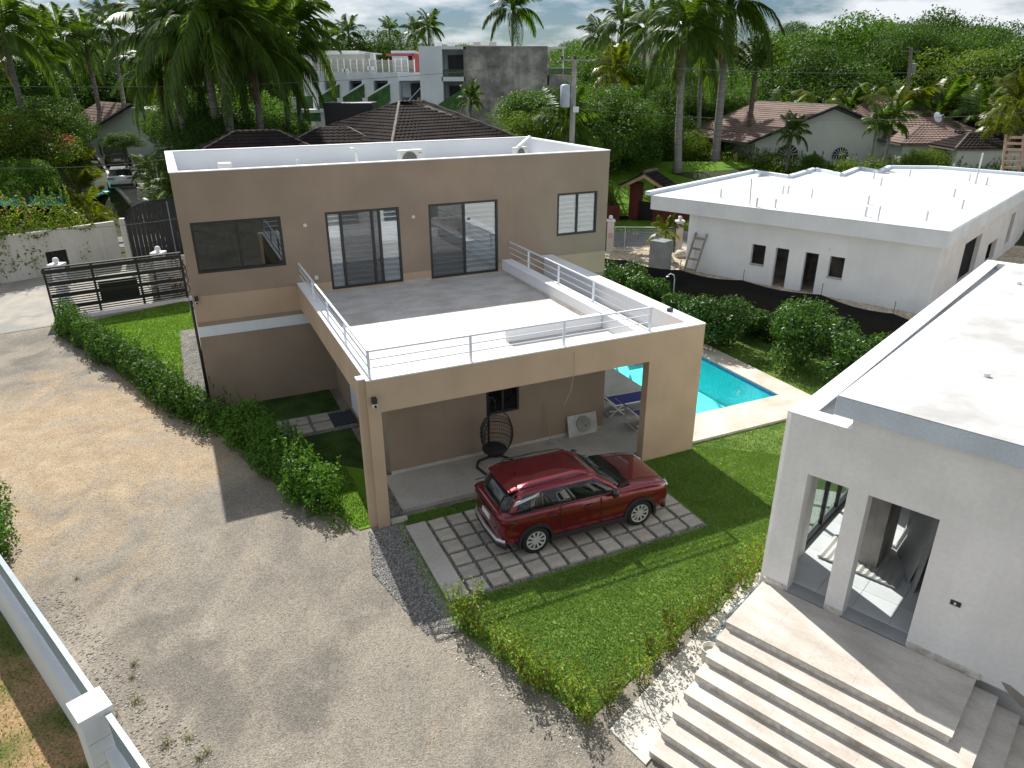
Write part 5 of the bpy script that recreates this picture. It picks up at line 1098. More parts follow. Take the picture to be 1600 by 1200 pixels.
# further tiled and white roofs at the right edge
fh = thing('pavilion', 'low dark tiled pavilion with white flat roof behind it at the right edge', 'house', (44, 60, 3))
hip(fh, 1530, 190, 72, 4.4, 2.8, 1.2, .1, m_rtile); hip(fh, 1545, 208, 64, 3.2, 1.8, .9, 0, m_rtile)
p = rel(far(1560, 175, 78), fh); MB().box(p.x - 4, p.y - 2, -3, p.x + 4, p.y + 3, p.z).build('wall', m_dark, fh); MB().box(p.x - 4.4, p.y - 2.4, p.z + .01, p.x + 4.4, p.y + 3.4, p.z + .3).box(p.x - 1.2, p.y - 1.5, p.z + .31, p.x + 3, p.y + 2, p.z + 1.0).build('flat_roof', m_wroof, fh)
q = far(1200, 150, 92); e = thing('far_house', 'cream house glimpsed behind trees left of the brown roofs', 'house', (q.x, q.y, T(q.x, q.y)))
MB().box(-5, 0, 0, 6, 5, q.z - e.location.z).build('wall', m_cream, e); MB().box(-5.4, -.4, q.z - e.location.z + .01, 6.4, 5.4, q.z - e.location.z + .25).build('roof', m_wroof, e)
MB().box(-3, -.03, 1.5, -2, -.002, 2.6).build('window', m_black, e); MB().box(1, -.03, 1.5, 2.2, -.002, 2.6).build('window', m_black, e)

# left neighbour house with arched window
lh = thing('neighbour_house', 'pale green-white house with brown gable roof at the end of the left driveway', 'house', (ground(160, 246).x, ground(160, 246).y, ground(160, 246).z))
LY = lh.location.y + .3
def YL(px, py, y=None): return rel(onY(px, py, y or LY), lh)
a0, a1 = YL(138, 206), YL(205, 168); a2 = YL(262, 190); g0 = YL(138, 252)
MB().hull([Vector((a0.x, a0.y, -1)), Vector((a2.x + 3, a0.y, -1)), Vector((a2.x + 3, a0.y, a1.z - .8)), Vector((a1.x, a0.y, a1.z)), Vector((a0.x, a0.y, a0.z))], (0, 6, 0)).build('wall', m_cream, lh)
e0, e1 = YL(135, 207, LY - .6), YL(207, 163, LY - .6); bk2 = Vector((-6.5, 7, 0))
roof_quad(lh, e0 + bk2, e0, e1, e1 + bk2, m_rtile2, row=.36, wave=.32); ridge(lh, e0, e1, m_black, .09)
w_ = YL(165, 226); o = MB().hull([(w_.x + .62 * math.cos(a), a0.y - .03, w_.z + .5 * math.sin(a)) for a in [k * pi / 12 for k in range(13)]] + [(w_.x - .62, a0.y - .03, w_.z - .9), (w_.x + .62, a0.y - .03, w_.z - .9)], (0, .025, 0)).build('window', m_greenw, lh, label='arched window with dark green surround')
MB().box(w_.x - .45, a0.y - .05, w_.z - .85, w_.x + .45, a0.y - .032, w_.z).build('pane', m_grey, o)
mu = MB()
for k in range(5): mu.box(w_.x - .42 + .2 * k, a0.y - .07, w_.z - .85, w_.x - .38 + .2 * k, a0.y - .052, w_.z + .3)
mu.build('muntin', m_white, o)

# ------------------------------------------------------------------ apartments
ab = thing('apartment_building', 'white terraced apartment block with grey raw concrete end wall', 'building', (0, 62, 3))
def AY(px, py, y=62.0): return rel(onY(px, py, y), ab)
def abox(name, x0, y0, x1, y1, mat, yf, yb, bl=None, **k):
    a, b_ = AY(x0, y1, yf), AY(x1, y0, yf); zb = a.z if bl is None else bl
    return MB().box(a.x, yf - 62, zb, b_.x, yb - 62, b_.z).build(name, mat, ab, **k)
abox('end_wall', 727, 72, 856, 200, m_rawc, 60.0, 70, -4, label='stained raw concrete end wall')
abox('end_wall', 856.5, 117, 892, 200, m_rawc, 60.3, 70, -4)
abox('tower_wall', 660, 72, 690, 200, m_bluew, 60.0, 68, -4); abox('tower_back', 690.5, 78, 726.5, 200, m_bluew, 62.2, 68, -4)
abox('tower_top', 690.2, 72, 726.8, 77, m_bluew, 60.0, 66); abox('balcony_slab', 690.2, 120, 726.8, 127, m_bluew, 60.0, 62.2)
for (x0, y0, x1, y1) in ((701, 86, 725, 119), (703, 134, 725, 162)):
    o = abox('balcony_door', x0, y0, x1, y1, m_black, 62.0, 62.19); a = AY(x0, y0, 61.9); MB().bar((a.x + .65, -.08, a.z - .1), (a.x + .65, -.08, a.z - 1.6), .06, .04).build('mullion', m_frame, o)
abox('balcony_glass', 691, 108, 726, 119.5, glassmat('balcony_glass', (.6, .7, .68), .1, .8), 60.05, 60.09)
# fins and units to the left
ux = [493, 531, 570, 610, 660]
for i in range(4):
    x0, x1 = ux[i], ux[i + 1]
    abox('unit_wall', x0 + 12, 113, x1 - .3, 186, m_bluew, 63.2, 68, -4); abox('fin_wall', x0, 113, x0 + 11.5, 190, m_bluew, 61.0, 68, -4)
    abox('roof_edge', x0 + 11.8, 113, x1 - .4, 126, m_bluew, 61.4, 63.18)
    dx = (509, 546, 586, 643)[i]; abox('window', dx, 130, dx + (20 if i < 3 else 17), 160 if i == 3 else 149, m_black, 63.05, 63.19)
    if i < 3:
        A = [AY(x0 + 2, 153, 60.9), AY(x1 - 1, 131, 60.9), AY(x1 + 0, 158, 60.9), AY(x0 + 2, 180, 60.9)]
        MB().hull(A, (0, .12, 0)).build('green_screen', m_greenw, ab); MB().bar(A[0] + Vector((0, .06, .05)), A[1] + Vector((0, .06, .05)), .16, .12).build('screen_coping', m_white, ab)
        abox('stair_post', x0 + 1 - 3, 153, x0 + 3.5, 178, m_white, 60.6, 60.85)
A = [AY(685, 163, 59.8), AY(727, 136, 59.8), AY(727, 166, 59.8), AY(685, 185, 59.8)]; MB().hull(A, (0, .12, 0)).build('green_screen', m_greenw, ab)
MB().bar(AY(636, 160, 60.8), AY(662, 132, 60.8), .05, .05).build('stair_rail', m_railw, ab); abox('balcony_glass', 630, 152, 660, 162, glassmat('balcony_glass2', (.6, .7, .68), .1, .8), 60.9, 60.95)
abox('lower_terrace', 455, 171, 500, 176, m_white, 59.5, 61.5); abox('green_screen', 458, 150, 492, 171, m_greenw, 61.2, 61.4); abox('lower_rail', 455, 176.5, 500, 190, m_greenw, 59.6, 59.7); abox('stair_post', 458, 152, 463, 176, m_white, 59.2, 59.45)
# roof top screen of slats, rear volumes, pergolas
sl = MB()
for k in range(9):
    a, b_ = AY(487, 93 + k * 2.1, 66), AY(648, 95 + k * 2.1, 66); sl.bar(a, b_, .05, .07)
sl.build('screen_slats', m_slat, ab, kind='stuff')
for k in range(17): a = AY(487 + k * 10, 92, 65.9); MB().box(a.x - .04, 3.85, a.z - 1.5, a.x + .04, 3.93, a.z).build('screen_post', m_plastic, ab)
abox('rear_volume', 470, 79, 560, 95, m_white, 72, 80, 0); abox('roof_slab', 512, 83, 578, 85, m_white, 68, 71); abox('rear_volume', 512, 85.2, 570, 96, m_cream, 68.5, 71, 2); abox('pergola_post', 584, 84, 586, 96, m_white, 68, 68.3, 2); abox('roof_slab', 570, 82.5, 588, 84, m_white, 68, 71)
abox('coral_wall', 645, 84, 661, 106, m_pink, 74, 78, 2); abox('coral_band', 603, 84, 645, 87, m_pink, 74, 78); abox('rear_volume', 611, 79, 648, 83.6, m_bluew, 74.2, 79); abox('rear_volume', 613, 87.4, 637, 98, m_bluew, 74.2, 79, 2)
pg = MB()
for x in (855, 880): a, b_ = AY(x, 118, 60.6), AY(x + .0, 75, 60.6); pg.bar(a, b_, .09, .09)
pg.bar(AY(853, 74.5, 60.6), AY(884, 74.5, 60.6), .12, .12).bar(AY(853, 74.5, 63), AY(884, 74.5, 63), .12, .12).bar(AY(880, 75, 60.6), AY(880, 76, 64), .1, .1); pg.build('pergola', m_white, ab)
abox('roof_rail', 845, 105.5, 892, 106.5, m_railw, 60.4, 60.45); abox('balcony_glass', 845, 107, 892, 117, glassmat('balcony_glass3', (.7, .75, .75), .15, .85), 60.4, 60.44)
for i, (x, y) in enumerate(((642, 118), (580, 108), (540, 112), (570, 70), (685, 70), (705, 70), (745, 70), (770, 70))):
    if y < 100 and x < 660: continue
    yy = 66 if x < 660 else 64; p = onY(x, y + 2, yy); o = MB().box(-.3, -.15, 0, .3, .15, .32).build('rooftop_unit', m_ac, bevel=.02); o.location = p; tag(o, 'small pale rooftop cooling unit on the apartment block', 'air conditioner', 'rooftop cooling units on the apartments')

# ------------------------------------------------------------------ left background: white wall, gates, cars, pool
ww = thing('boundary_wall', 'aged white boundary wall with vines spilling over its top', 'wall', (-26.6, 33.9, 0), math.atan2(39.73 - 35.09, -21.56 + 25.71))
MB().wall(-22, 7.4, 0, 2.28, 0, .22, [(3.75, 4.75, 0, 1.2)]).build('wall', m_oldw, ww); MB().box(3.75, .1, 0, 4.75, .16, 1.198).build('hatch', m_dark, ww)
bgt = thing('arched_gate', 'black arched double gate closed across the left driveway', 'gate', (-21.3, 39.9, 0), R(12))
mb = MB(); K = 20; top = lambda x: 2.3 + 1.0 * math.sqrt(max(0, 1 - ((x - 2.3) / 2.3) ** 2)) ** 1
bd = []
for k in range(K):
    x0, x1 = 4.6 * k / K + .012, 4.6 * (k + 1) / K - .012; o = MB().hull([(x0, 0, .05), (x1, 0, .05), (x1, 0, top(x1) - .05), (x0, 0, top(x0) - .05)], (0, .04, 0)).build('gate_board', m_black, bgt)
MB().tube([(x, -.02, top(x)) for x in [4.6 * k / 24 for k in range(25)]], .05, 6).build('gate_arch', m_black, bgt); MB().bar((2.3, -.03, .05), (2.3, -.03, 3.2), .05, .03).build('centre_strip', m_grey, bgt)
MB().box(-.3, -.15, 0, -.02, .2, 2.35).build('gate_post', m_oldw, bgt)
# slat gate next to the hedge
GA = Vector((-19.46, 29.21, 0)); GB = Vector((-15.0, 32.05, 0)); gl_ = (GB - GA).length
sg2 = thing('slat_gate', 'black horizontal slat gate standing at the end of the left hedge', 'gate', GA, math.atan2(GB.y - GA.y, GB.x - GA.x))
for x in (0, gl_ * .33, gl_ * .66, gl_): MB().box(x - .045, -.045, 0, x + .045, .045, 2.2).build('gate_post', m_black, sg2)
zz = .12
while zz < 2.15:
    for g in range(4):
        if zz > 2.15: break
        wv = .17 if g == 3 else .045
        MB().box(.05, -.02, zz, gl_ - .05, .02, zz + wv).build('slat', m_black, sg2); zz += wv + (.055 if wv < .1 else .05)
MB().box(-.05, -.05, 2.2, gl_ + .05, .05, 2.26).build('top_rail', m_black, sg2)
sgn = MB().box(gl_ * .35, .05, .55, gl_ * .64, .07, 1.35).build('sign_board', m_black, sg2)
tx = bpy.data.curves.new('t', 'FONT'); tx.body = 'MARIRIGAA'; tx.size = .16; tx.extrude = .004
to = bpy.data.objects.new('t', tx); COL.objects.link(to); dg = bpy.context.evaluated_depsgraph_get(); tme = bpy.data.meshes.new_from_object(to.evaluated_get(dg)); bpy.data.objects.remove(to); tme.materials.append(m_plastic)
lt_ = bpy.data.objects.new('sign_lettering', tme); COL.objects.link(lt_); lt_.parent = sgn; lt_.location = (gl_ * .64 - .12, .045, .95); lt_.rotation_euler = (R(90), 0, 0); lt_.scale = (-1, 1, 1)
for x, l in ((-.2, 0), (gl_ * .72, 1)):
    e = thing('white_pillar', ['white pillar with ball finial behind the left end of the slat gate', 'white banded pillar behind the middle of the slat gate'][l], 'pillar', GA + (GB - GA).normalized() * (x + .7) + Vector((-.45, .75, 0)))
    for k in range(9): MB().box(-.2, -.2, k * .23, .2, .2, k * .23 + .2).build('block', m_white, e)
    MB().box(-.27, -.27, 2.1, .27, .27, 2.2).build('cap', m_white, e); MB().lathe([(0, 0), (.1, .03), (.13, .14), (.08, .25), (0, .27)], 12, (0, 0, 2.2)).build('ball_finial', m_white, e, smooth=True)
# patterned screen and kerb right of the gate
ps = thing('patterned_screen', 'white wall screen with dark curved cut-out pattern behind the slat gate', 'screen', GA + (GB - GA) * .72 + Vector((-.4, .9, 0)), sg2.rotation_euler.z)
MB().box(0, 0, 0, 3.2, .06, 1.9).build('panel', m_oldw, ps)
pt = MB()
for k in range(46):
    cx_, cz_ = .1 + (k % 12) * .27 + random.uniform(-.05, .05), .3 + (k // 12) * .42; a0_ = random.uniform(0, 6)
    pt.tube([(cx_ + .17 * math.cos(a0_ + t), -.01, cz_ + .2 * math.sin(a0_ + t)) for t in [i * .35 for i in range(11)]], .016, 4)
pt.build('cutout_lines', m_black, ps)
struct(MB().bar(GA + Vector((.6, .1, .06)), GB + Vector((1.5, 1.2, .06)), .25, .18), 'kerb', m_white)
# cars of the neighbour
def small_car(p, rz, paint, label, L=4.7, Hh=1.45, box=False):
    e = thing('parked_car', label, 'car', p, rz); hw = .92
    S = [(0, .7, .35, .82), (.08, .88, .25, .95), (.8, hw, .22, 1.0), (L * .6, hw, .22, .95), (L * .9, .86, .24, .82), (L, .6, .35, .7)]
    if box: S = [(0, .85, .45, 1.1), (.06, .92, .4, 1.15), (L * .7, .92, .4, 1.15), (L * .72, .85, .4, 1.1), (L, .8, .45, 1.0)]
    vs = []
    for x, w, a, b_ in S: vs += [(x, -w * .9, a), (x, -w, (a + b_) / 2), (x, -w * .93, b_), (x, 0, b_ + .04), (x, w * .93, b_), (x, w, (a + b_) / 2), (x, w * .9, a)]
    n = 7; fs = [(i * n + k, (i + 1) * n + k, (i + 1) * n + (k + 1) % n, i * n + (k + 1) % n) for i in range(len(S) - 1) for k in range(n)] + [tuple(range(n)), tuple((len(S) - 1) * n + k for k in range(n - 1, -1, -1))]
    MB().add(vs, fs).build('body', paint, e, smooth=not box, bevel=0)
    xr, xf, tr, tf = (.35, L * .72, 1.0, L * .55) if not box else (.02, L * .68, .05, L * .6); zb = .95 if not box else 1.15
    gm = M('cabin_glass', (.02, .025, .03), .08, coat=1); q = [(xr, -.8, zb), (xf, -.78, zb), (xf, .78, zb), (xr, .8, zb), (tr, -.6, Hh - .04), (tf, -.58, Hh - .04), (tf, .58, Hh - .04), (tr, .6, Hh - .04)]
    if box: q = [(x, y * (1.05 if i < 4 else 1.3), z) for i, (x, y, z) in enumerate(q)]
    MB().add(q, [(0, 3, 2, 1), (4, 5, 6, 7), (0, 1, 5, 4), (1, 2, 6, 5), (2, 3, 7, 6), (3, 0, 4, 7)]).build('windows', gm, e)
    w2 = .62 if not box else .8
    MB().prism([(tr - .05, -w2), (tf + .05, -w2 + .02), (tf + .05, w2 - .02), (tr - .05, w2)], Hh - .039, Hh + .01).build('roof', paint, e, bevel=.015)
    for s in (-1, 1):
        MB().hull([(-.01, s * .4, .84), (.03, s * .84, .84), (.03, s * .84, .92), (-.01, s * .4, .90)], (-.02, 0, 0)).build('tail_light', M('dark_tail', (.05, .01, .01), .2), e)
        for x in (.8, L - .85): MB().lathe([(0, -.12), (.33, -.12), (.35, 0), (.33, .12), (0, .12)], 18, (x, s * .82, .34), 'y').build('wheel', m_black, e)
    MB().box(-.03, -.25, .6, .0, .25, .72).build('number_plate', m_plastic, e); MB().box(-.04, -.75, .3, .02, .75, .5).build('bumper', m_black, e)
    return e
p = ground(193, 299); small_car(p, R(116), M('white_car', (.78, .79, .8), .3, coat=1), 'white coupe parked on the left driveway behind the black gate', 4.7, 1.42)
p2 = ground(186, 263); e = small_car(p2, R(116), M('black_car', (.01, .01, .012), .25, coat=1), 'black boxy off-roader parked ahead of the white coupe', 4.4, 1.85, True)
MB().box(1.0, -.7, 1.865, 3.2, .7, 1.90).build('roof_panel', m_grey, e)
# neighbour pool at far left
p = ground(20, 312); np_ = MB().prism([(-7, -2.5), (5, -2.5), (5, 3), (-7, 3)], 0, .1).build('neighbour_pool', m_pool); np_.location = (p.x, p.y, p.z - .02); tag(np_, 'turquoise pool of the neighbour at the far left edge', 'swimming pool')
w_ = MB().add([(-6.8, -2.3, .12), (4.8, -2.3, .12), (4.8, 2.8, .12), (-6.8, 2.8, .12)], [(0, 1, 2, 3)]).build('water', m_water, np_)

# slat fence wall at the bottom left (frame V)
bw = thing('garden_wall', 'white garden wall with grey-blue slat fence panels at the bottom left', 'wall', Vw(0, -7.95), VA)
MB().wall(-18, -5.66, 0, 1.0, 0, .30).wall(-5.2, 0, 0, 1.0, 0, .30).build('base_wall', m_white, bw)
MB().box(-5.655, -.16, 0, -5.205, .24, .38).box(-5.655, -.16, .392, -5.205, .24, .80).box(-5.655, -.16, .812, -5.205, .24, 1.22).box(-5.655, -.16, 1.232, -5.205, .24, 1.62).build('pillar', m_white, bw)
MB().box(-5.67, -.18, 1.622, -5.19, .25, 1.70).build('pillar_cap', m_white, bw)
for (a, b_) in ((-18, -5.7), (-5.16, 0)):
    MB().box(a, .12, 1.57, b_, .2, 1.63).build('top_rail', m_grey, bw)
    for k in range(5): MB().box(a, .14, 1.03 + k * .108, b_, .17, 1.03 + k * .108 + .09).build('slat', m_grey, bw)
    x = a + 1.0
    while x < b_ - .3: MB().box(x, .172, 1.002, x + .06, .21, 1.569).build('fence_post', m_grey, bw); x += 2.0

# utility poles and wires
up = thing('utility_pole', 'concrete utility pole with grey transformer behind the brown house', 'utility pole', (far(892, 225, 44).x, far(892, 225, 44).y, 0))
tp = rel(far(898, 94, 44), up); MB().tube([(0, 0, 0), (tp.x, tp.y, tp.z)], [.2, .13], 8).build('pole', m_conc, up)
MB().bar((tp.x - .9, tp.y, tp.z), (tp.x + .9, tp.y, tp.z), .1, .08).build('crossarm', m_conc, up)
q = rel(far(883, 150, 43.6), up); MB().lathe([(0, .62), (.16, .60), (.27, .55), (.27, -.55), (.24, -.6), (0, -.6)], 16, q).build('transformer', M('transformer_grey', (.42, .50, .58), .4), up, smooth=True)
q = rel(far(900, 171, 43.6), up); MB().box(q.x - .15, q.y - .1, q.z - .15, q.x + .15, q.y + .1, q.z + .15).build('meter_box', m_railw, up); MB().bar((q.x - .5, q.y + .2, q.z + .7), (q.x, q.y + .3, q.z + .7), .05, .05).build('bracket', m_grey, up)
for k in (-.7, 0, .7): MB().lathe([(0, .2), (.05, .18), (.07, 0)], 8, (tp.x + k, tp.y, tp.z + .04)).build('insulator', m_black, up)
e = thing('utility_pole', 'wooden utility pole standing among the trees at the upper right', 'utility pole', (far(1418, 200, 75).x, far(1418, 200, 75).y, T(30, 68)))
t2 = rel(far(1424, 74, 75), e); MB().tube([(0, 0, 0), tuple(t2)], [.2, .14], 7).build('pole', m_trunk, e); MB().bar((t2.x - .8, t2.y, t2.z - .3), (t2.x + .8, t2.y, t2.z - .3), .1, .1).build('crossarm', m_trunk, e); MB().lathe([(0, .4), (.25, .35), (.25, -.4), (0, -.4)], 10, (t2.x + .5, t2.y, t2.z - 1.6)).build('transformer', m_conc, e)
def wire(a, b, sag, label, r_=.012):
    a = Vector(a); b = Vector(b); o = MB().tube([a.lerp(b, k / 24) - Vector((0, 0, sag * 4 * (k / 24) * (1 - k / 24))) for k in range(25)], r_, 4).build('power_line', M('wire', (.10, .10, .10), .6)); tag(o, label, 'power line')
wire(far(-20, 134, 50), far(898, 95, 44), .5, 'thin power line crossing the left palms to the pole'); wire(far(898, 95, 44), far(1640, 104, 60), .5, 'upper power line running right from the pole')
wire(far(900, 170, 44), far(1640, 172, 58), .6, 'lower power line running right from the pole'); wire(far(-20, 262, 46), far(320, 240, 40), .25, 'thin wire crossing the left driveway')
wire(far(-20, 360, 40), far(300, 338, 36), .2, 'lowest thin wire in front of the black arched gate')

# ================================================================== VEGETATION PLACEMENT
hedge('hedge', [(-18.3, 27.9), (-15.6, 25.3), (-12.6, 22.5), (-10.4, 20.2), (-8.6, 18.8)], 1.05, 1.2, 32000, .10, L_hedge, 'long dark green hedge bordering the gravel drive left of the house', seed=5, bumpy=.2)
hedge('hedge', [(-7.9, 18.4), (-6.6, 17.0), (-5.3, 15.6), (-4.5, 14.6)], 1.1, 1.2, 17000, .10, leafmat('light_hedge_leaf', [(.045, .11, .015), (.09, .21, .022), (.065, .16, .02), (.13, .28, .028)], .5, .42, .3), 'shorter bright green hedge ending at the carport corner post', seed=6, bumpy=.25)
# loose shoot bushes in the front row
SB = [shoot_bush('foliage', L_crot, 1.0, .34, 7 + k, .07, 20 + k, 34) for k in range(5)]
row = []
cA, cB, cC = (-1.05, 10.75), tuple(Vw(-1.05, -2.25).xy), tuple(Vw(-.75, 3.6).xy)
for i in range(14): t = i / 13; row.append((cA[0] + (cB[0] - cA[0]) * t, cA[1] + (cB[1] - cA[1]) * t))
for i in range(1, 15): t = i / 14; row.append((cB[0] + (cC[0] - cB[0]) * t, cB[1] + (cC[1] - cB[1]) * t))
for i, (x, y) in enumerate(row):
    k = random.randrange(5); s = random.uniform(.65, 1.15) * (1.25 if i in (0, 1, 13) else 1); 
    if i in (2, 3): s *= .7
    x += random.uniform(-.12, .12); y += random.uniform(-.12, .12)
    lab = 'tall yellow-green shrub at the corner of the paver pad' if i == 0 else ('yellow-green shrub shoots along the gravel edge of the front lawn' if i < 13 else ('full yellow-green shrub at the front tip of the lawn' if i == 13 else 'yellow-green shrub shoots along the lawn edge beside the cement strip'))
    e = thing('shrub', lab, 'shrub', (x, y, .02), random.uniform(0, 6.28), None if i in (0, 13) else ('shrubs on the gravel edge of the lawn' if i < 13 else 'shrubs beside the cement strip'))
    inst('foliage', SB[k][0], e, sc=(s * 1.15, s * 1.15, s)); inst('stem', SB[k][1], e, sc=(s * 1.15, s * 1.15, s))
# dark bushes along the net
for i, (x, y, z, r_) in enumerate(((962, 440, 0.9, 1.15), (1010, 462, .8, .9), (1118, 492, 1.0, 1.15), (1172, 500, .6, .7), (1245, 520, 1.0, 1.2), (1345, 552, 1.0, 1.15), (1392, 560, .8, 1.0), (1060, 485, .7, .8))):
    r_ *= 1.15; z *= 1.25; p = at(x, y, z); lab = ['bush beside the right wall of the house', 'small dark bush by the left of the shower', 'round bush just right of the shower', 'dark bush between two round bushes', 'large round bush in front of the second doorway', 'broad bush near the villa parapet', 'bush half hidden by the villa parapet', 'low dark bush behind the shower'][i]
    e = thing('bush', 'glossy ' + lab if 'dark' not in lab else lab, 'bush', (p.x, p.y, .02), i * 1.1)
    cs = []; r2 = np.random.default_rng(i)
    for k in range(14): a = r2.uniform(0, 6.28); q = r2.uniform(.2, .7) * r_; cs.append((q * math.cos(a), q * math.sin(a), r2.uniform(.3, 1.45) * z, .42 * r_, .42 * r_, .38 * r_))
    pp, dd = clumps(cs, 6500, .6); kk = pp[:, 2] > .03; inst('foliage', leaf_mesh('foliage', pp[kk], dd[kk] + np.array([0, 0, .4]), .13, L_bush, .5), e)
    MB().tube([(0, 0, 0), (.05, 0, z)], [.05, .02], 5).build('stem', m_bark, e)
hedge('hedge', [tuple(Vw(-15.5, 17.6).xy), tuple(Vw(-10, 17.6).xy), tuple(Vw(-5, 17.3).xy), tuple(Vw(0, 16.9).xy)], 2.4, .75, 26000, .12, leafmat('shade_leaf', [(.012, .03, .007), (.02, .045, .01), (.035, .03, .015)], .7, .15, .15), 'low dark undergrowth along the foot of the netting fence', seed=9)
hedge('hedge', [(-12.6, 14.6), (-11.6, 13.2), (-10.9, 12.2)], .9, 1.3, 5000, .1, L_hedge, 'green hedge end poking in at the left edge of the drive', seed=11)
# vines over the white wall
vp = [ground(x, y) for x, y in ((-60, 350), (20, 345), (110, 335), (170, 330))]
wa = R(48.2); w0 = Vector((-26.6, 33.9, 0)); wd = Vector((math.cos(ww.rotation_euler.z), math.sin(ww.rotation_euler.z), 0)); wn_ = Vector((-wd.y, wd.x, 0))
pth = [w0 + wd * t + wn_ * .9 for t in (-18, -12, -6, 0, 4, 6.6)]
e = hedge('flowering_hedge', [tuple(p.xy) for p in pth], 2.7, 3.7, 60000, .15, L_boug, 'flowering vine hedge spilling over the white boundary wall', seed=12, bumpy=.16)
dp = []
for k in range(1300):
    t = rng.uniform(-18, 6.5); dz = abs(rng.normal(0, .10)) + .10 * max(0, math.sin(t * 2.1)); q = w0 + wd * t + wn_ * rng.uniform(-.2, .25); dp.append((q.x - pth[0].x, q.y - pth[0].y, 2.35 - dz + .15 * math.sin(t * 3)))
inst('hanging_vines', leaf_mesh('hanging_vines', dp, [(0, -1, .3)] * len(dp), .17, L_boug, .5), e)
def bush_at(px, py, zc, r_, kind, label, cat='bush', name='bush', hz=.9, rr_=None):
    p = ground(px, py) if rr_ is None else far(px, py, rr_); z = T(p.x, p.y)
    e = thing(name, label, cat, (p.x, p.y, z), random.uniform(0, 6)); s = random.randrange(3)
    inst('crown', CROWN[(kind, s)], e, (0, 0, zc if rr_ is None else p.z - z), (0, 0, 0), (r_, r_, r_ * hz)); MB().tube([(0, 0, 0), (0, 0, max(.3, (zc if rr_ is None else p.z - z)))], [.12, .05], 6).build('stem', m_bark, e); return e
bush_at(35, 285, 0, 2.0, 1, 'rounded light green bush in front of the neighbour pool', rr_=50, hz=1.1)
bush_at(190, 222, 0, 1.5, 1, 'clipped bright green bush beside the arched window', rr_=61, hz=.8)
e = bush_at(68, 205, 0, 3.3, 0, 'dark shrub with magenta blossoms left of the neighbour house', rr_=60, name='bougainvillea', hz=1.0)
fp, fd = clumps([(-1.2, -2.6, 1.2, .8, .5, .5), (0, -2.8, .6, 1.0, .6, .7), (1.4, -2.5, .2, .8, .5, .6), (-2.0, -2.2, .9, .6, .5, .5)], 420, .4); inst('blossom', leaf_mesh('blossom', fp, fd, .3, L_flow, .8), e, (0, 0, 3.0))
bush_at(10, 230, 0, 4.0, 2, 'yellow-green tree canopy at the far left edge', rr_=55); bush_at(15, 150, 0, 4.5, 1, 'mid green canopy above the far left shrubs', rr_=66)
for i, (px, py, r_, h, L, mats, l) in enumerate(((128, 290, 52, 1.6, 1.6, FRY, 'yellow fronded areca palm left of the white coupe'), (112, 262, 56, 1.8, 1.8, FRY, 'yellow-green areca palm behind the flowering hedge'), (140, 318, 49, 1.2, 1.3, FRY, 'golden areca palm just above the flowering hedge'), (240, 265, 52, 2.0, 1.6, FRG, 'green areca palm right of the white coupe'), (250, 300, 48, 1.6, 1.4, FRG, 'green areca palm behind the arched gate'), (236, 236, 58, 2.2, 1.7, FRG, 'green areca palm beside the off-roader'), (268, 225, 50, 2.6, 2.0, FRG, 'green areca palm left of the roof corner'), (95, 250, 60, 2, 2.6, FRY, 'mottled areca palm under the magenta blossoms'))):
    p = far(px, py, r_); z = T(p.x, p.y); clump_palm((p.x, p.y, min(z, p.z)), max(h, p.z - z + .5), L, 22, l, mats)
# big palm group behind the left end of the house
PL = [(352, 236, 47, (337, 40), .24, 3.9, 'thickest palm trunk of the group behind the left roof corner'), (338, 234, 48, (318, 62), .2, 3.5, 'slightly leaning palm left of the thickest trunk'), (405, 228, 49, (392, 78), .19, 3.5, 'dark trunked palm right of the thickest trunk'), (300, 235, 51, (262, 62), .2, 3.6, 'palm with drooping fronds left of the palm group'), (438, 215, 53, (440, 92), .15, 3.0, 'palm with yellowing fronds beside the apartments'), (275, 230, 53, (250, 120), .15, 2.8, 'lower palm over the neighbour driveway'), (375, 235, 54, (365, 0), .2, 4.0, 'tallest palm of the group, crown cut by the frame'), (462, 205, 55, (456, 50), .16, 3.4, 'palm right of the group with dark fronds against the sky'), (318, 236, 55, (290, -10), .2, 3.8, 'tall palm behind the group, left of the tallest')]
for i, (bx, by, r_, (tx_, ty_), r0, L, l) in enumerate(PL):
    b_ = far(bx, by, r_); t_ = far(tx_, ty_, r_); bz = T(b_.x, b_.y); palm(Vector((b_.x, b_.y, bz)), t_.z, L * 1.2, 26, l, None, r0 * 1.2, (t_.x - b_.x, t_.y - b_.y), FR, m_trunk, i)
# royal palms right of centre
PR = [(1057, 288, 60, (1070, 55), .27, 4.7, 'left royal palm with pale ringed trunk behind the street wall'), (1114, 285, 64, (1140, 15), .30, 5.4, 'right royal palm with pale ringed trunk behind the street wall'), (1090, 262, 70, (1098, 85), .2, 3.4, 'thin palm between the two royal palms, farther back')]
for i, (bx, by, r_, (tx_, ty_), r0, L, l) in enumerate(PR):
    b_ = far(bx, by, r_); t_ = far(tx_, ty_, r_); bz = T(b_.x, b_.y); palm(Vector((b_.x, b_.y, bz)), t_.z, L, 26, l, None, r0, (t_.x - b_.x, t_.y - b_.y), FR, m_royal, i, dead=3, shaft=True)
# fan of travellers palm
p = far(1183, 95, 66); e = thing('travellers_palm', 'fan-shaped travellers palm right of the royal palms', 'palm tree', (p.x, p.y, T(p.x, p.y))); MB().tube([(0, 0, 0), (0, 0, p.z - T(p.x, p.y) - 1)], .2, 7).build('trunk', m_bark, e)
for k in range(15): a = -pi / 2 + pi * (k + .5) / 15; inst('frond', FRG[0], e, (0, 0, p.z - T(p.x, p.y) - 1), (0, -(pi / 2 - abs(a)) , 0 if a > 0 else pi), 3.0)
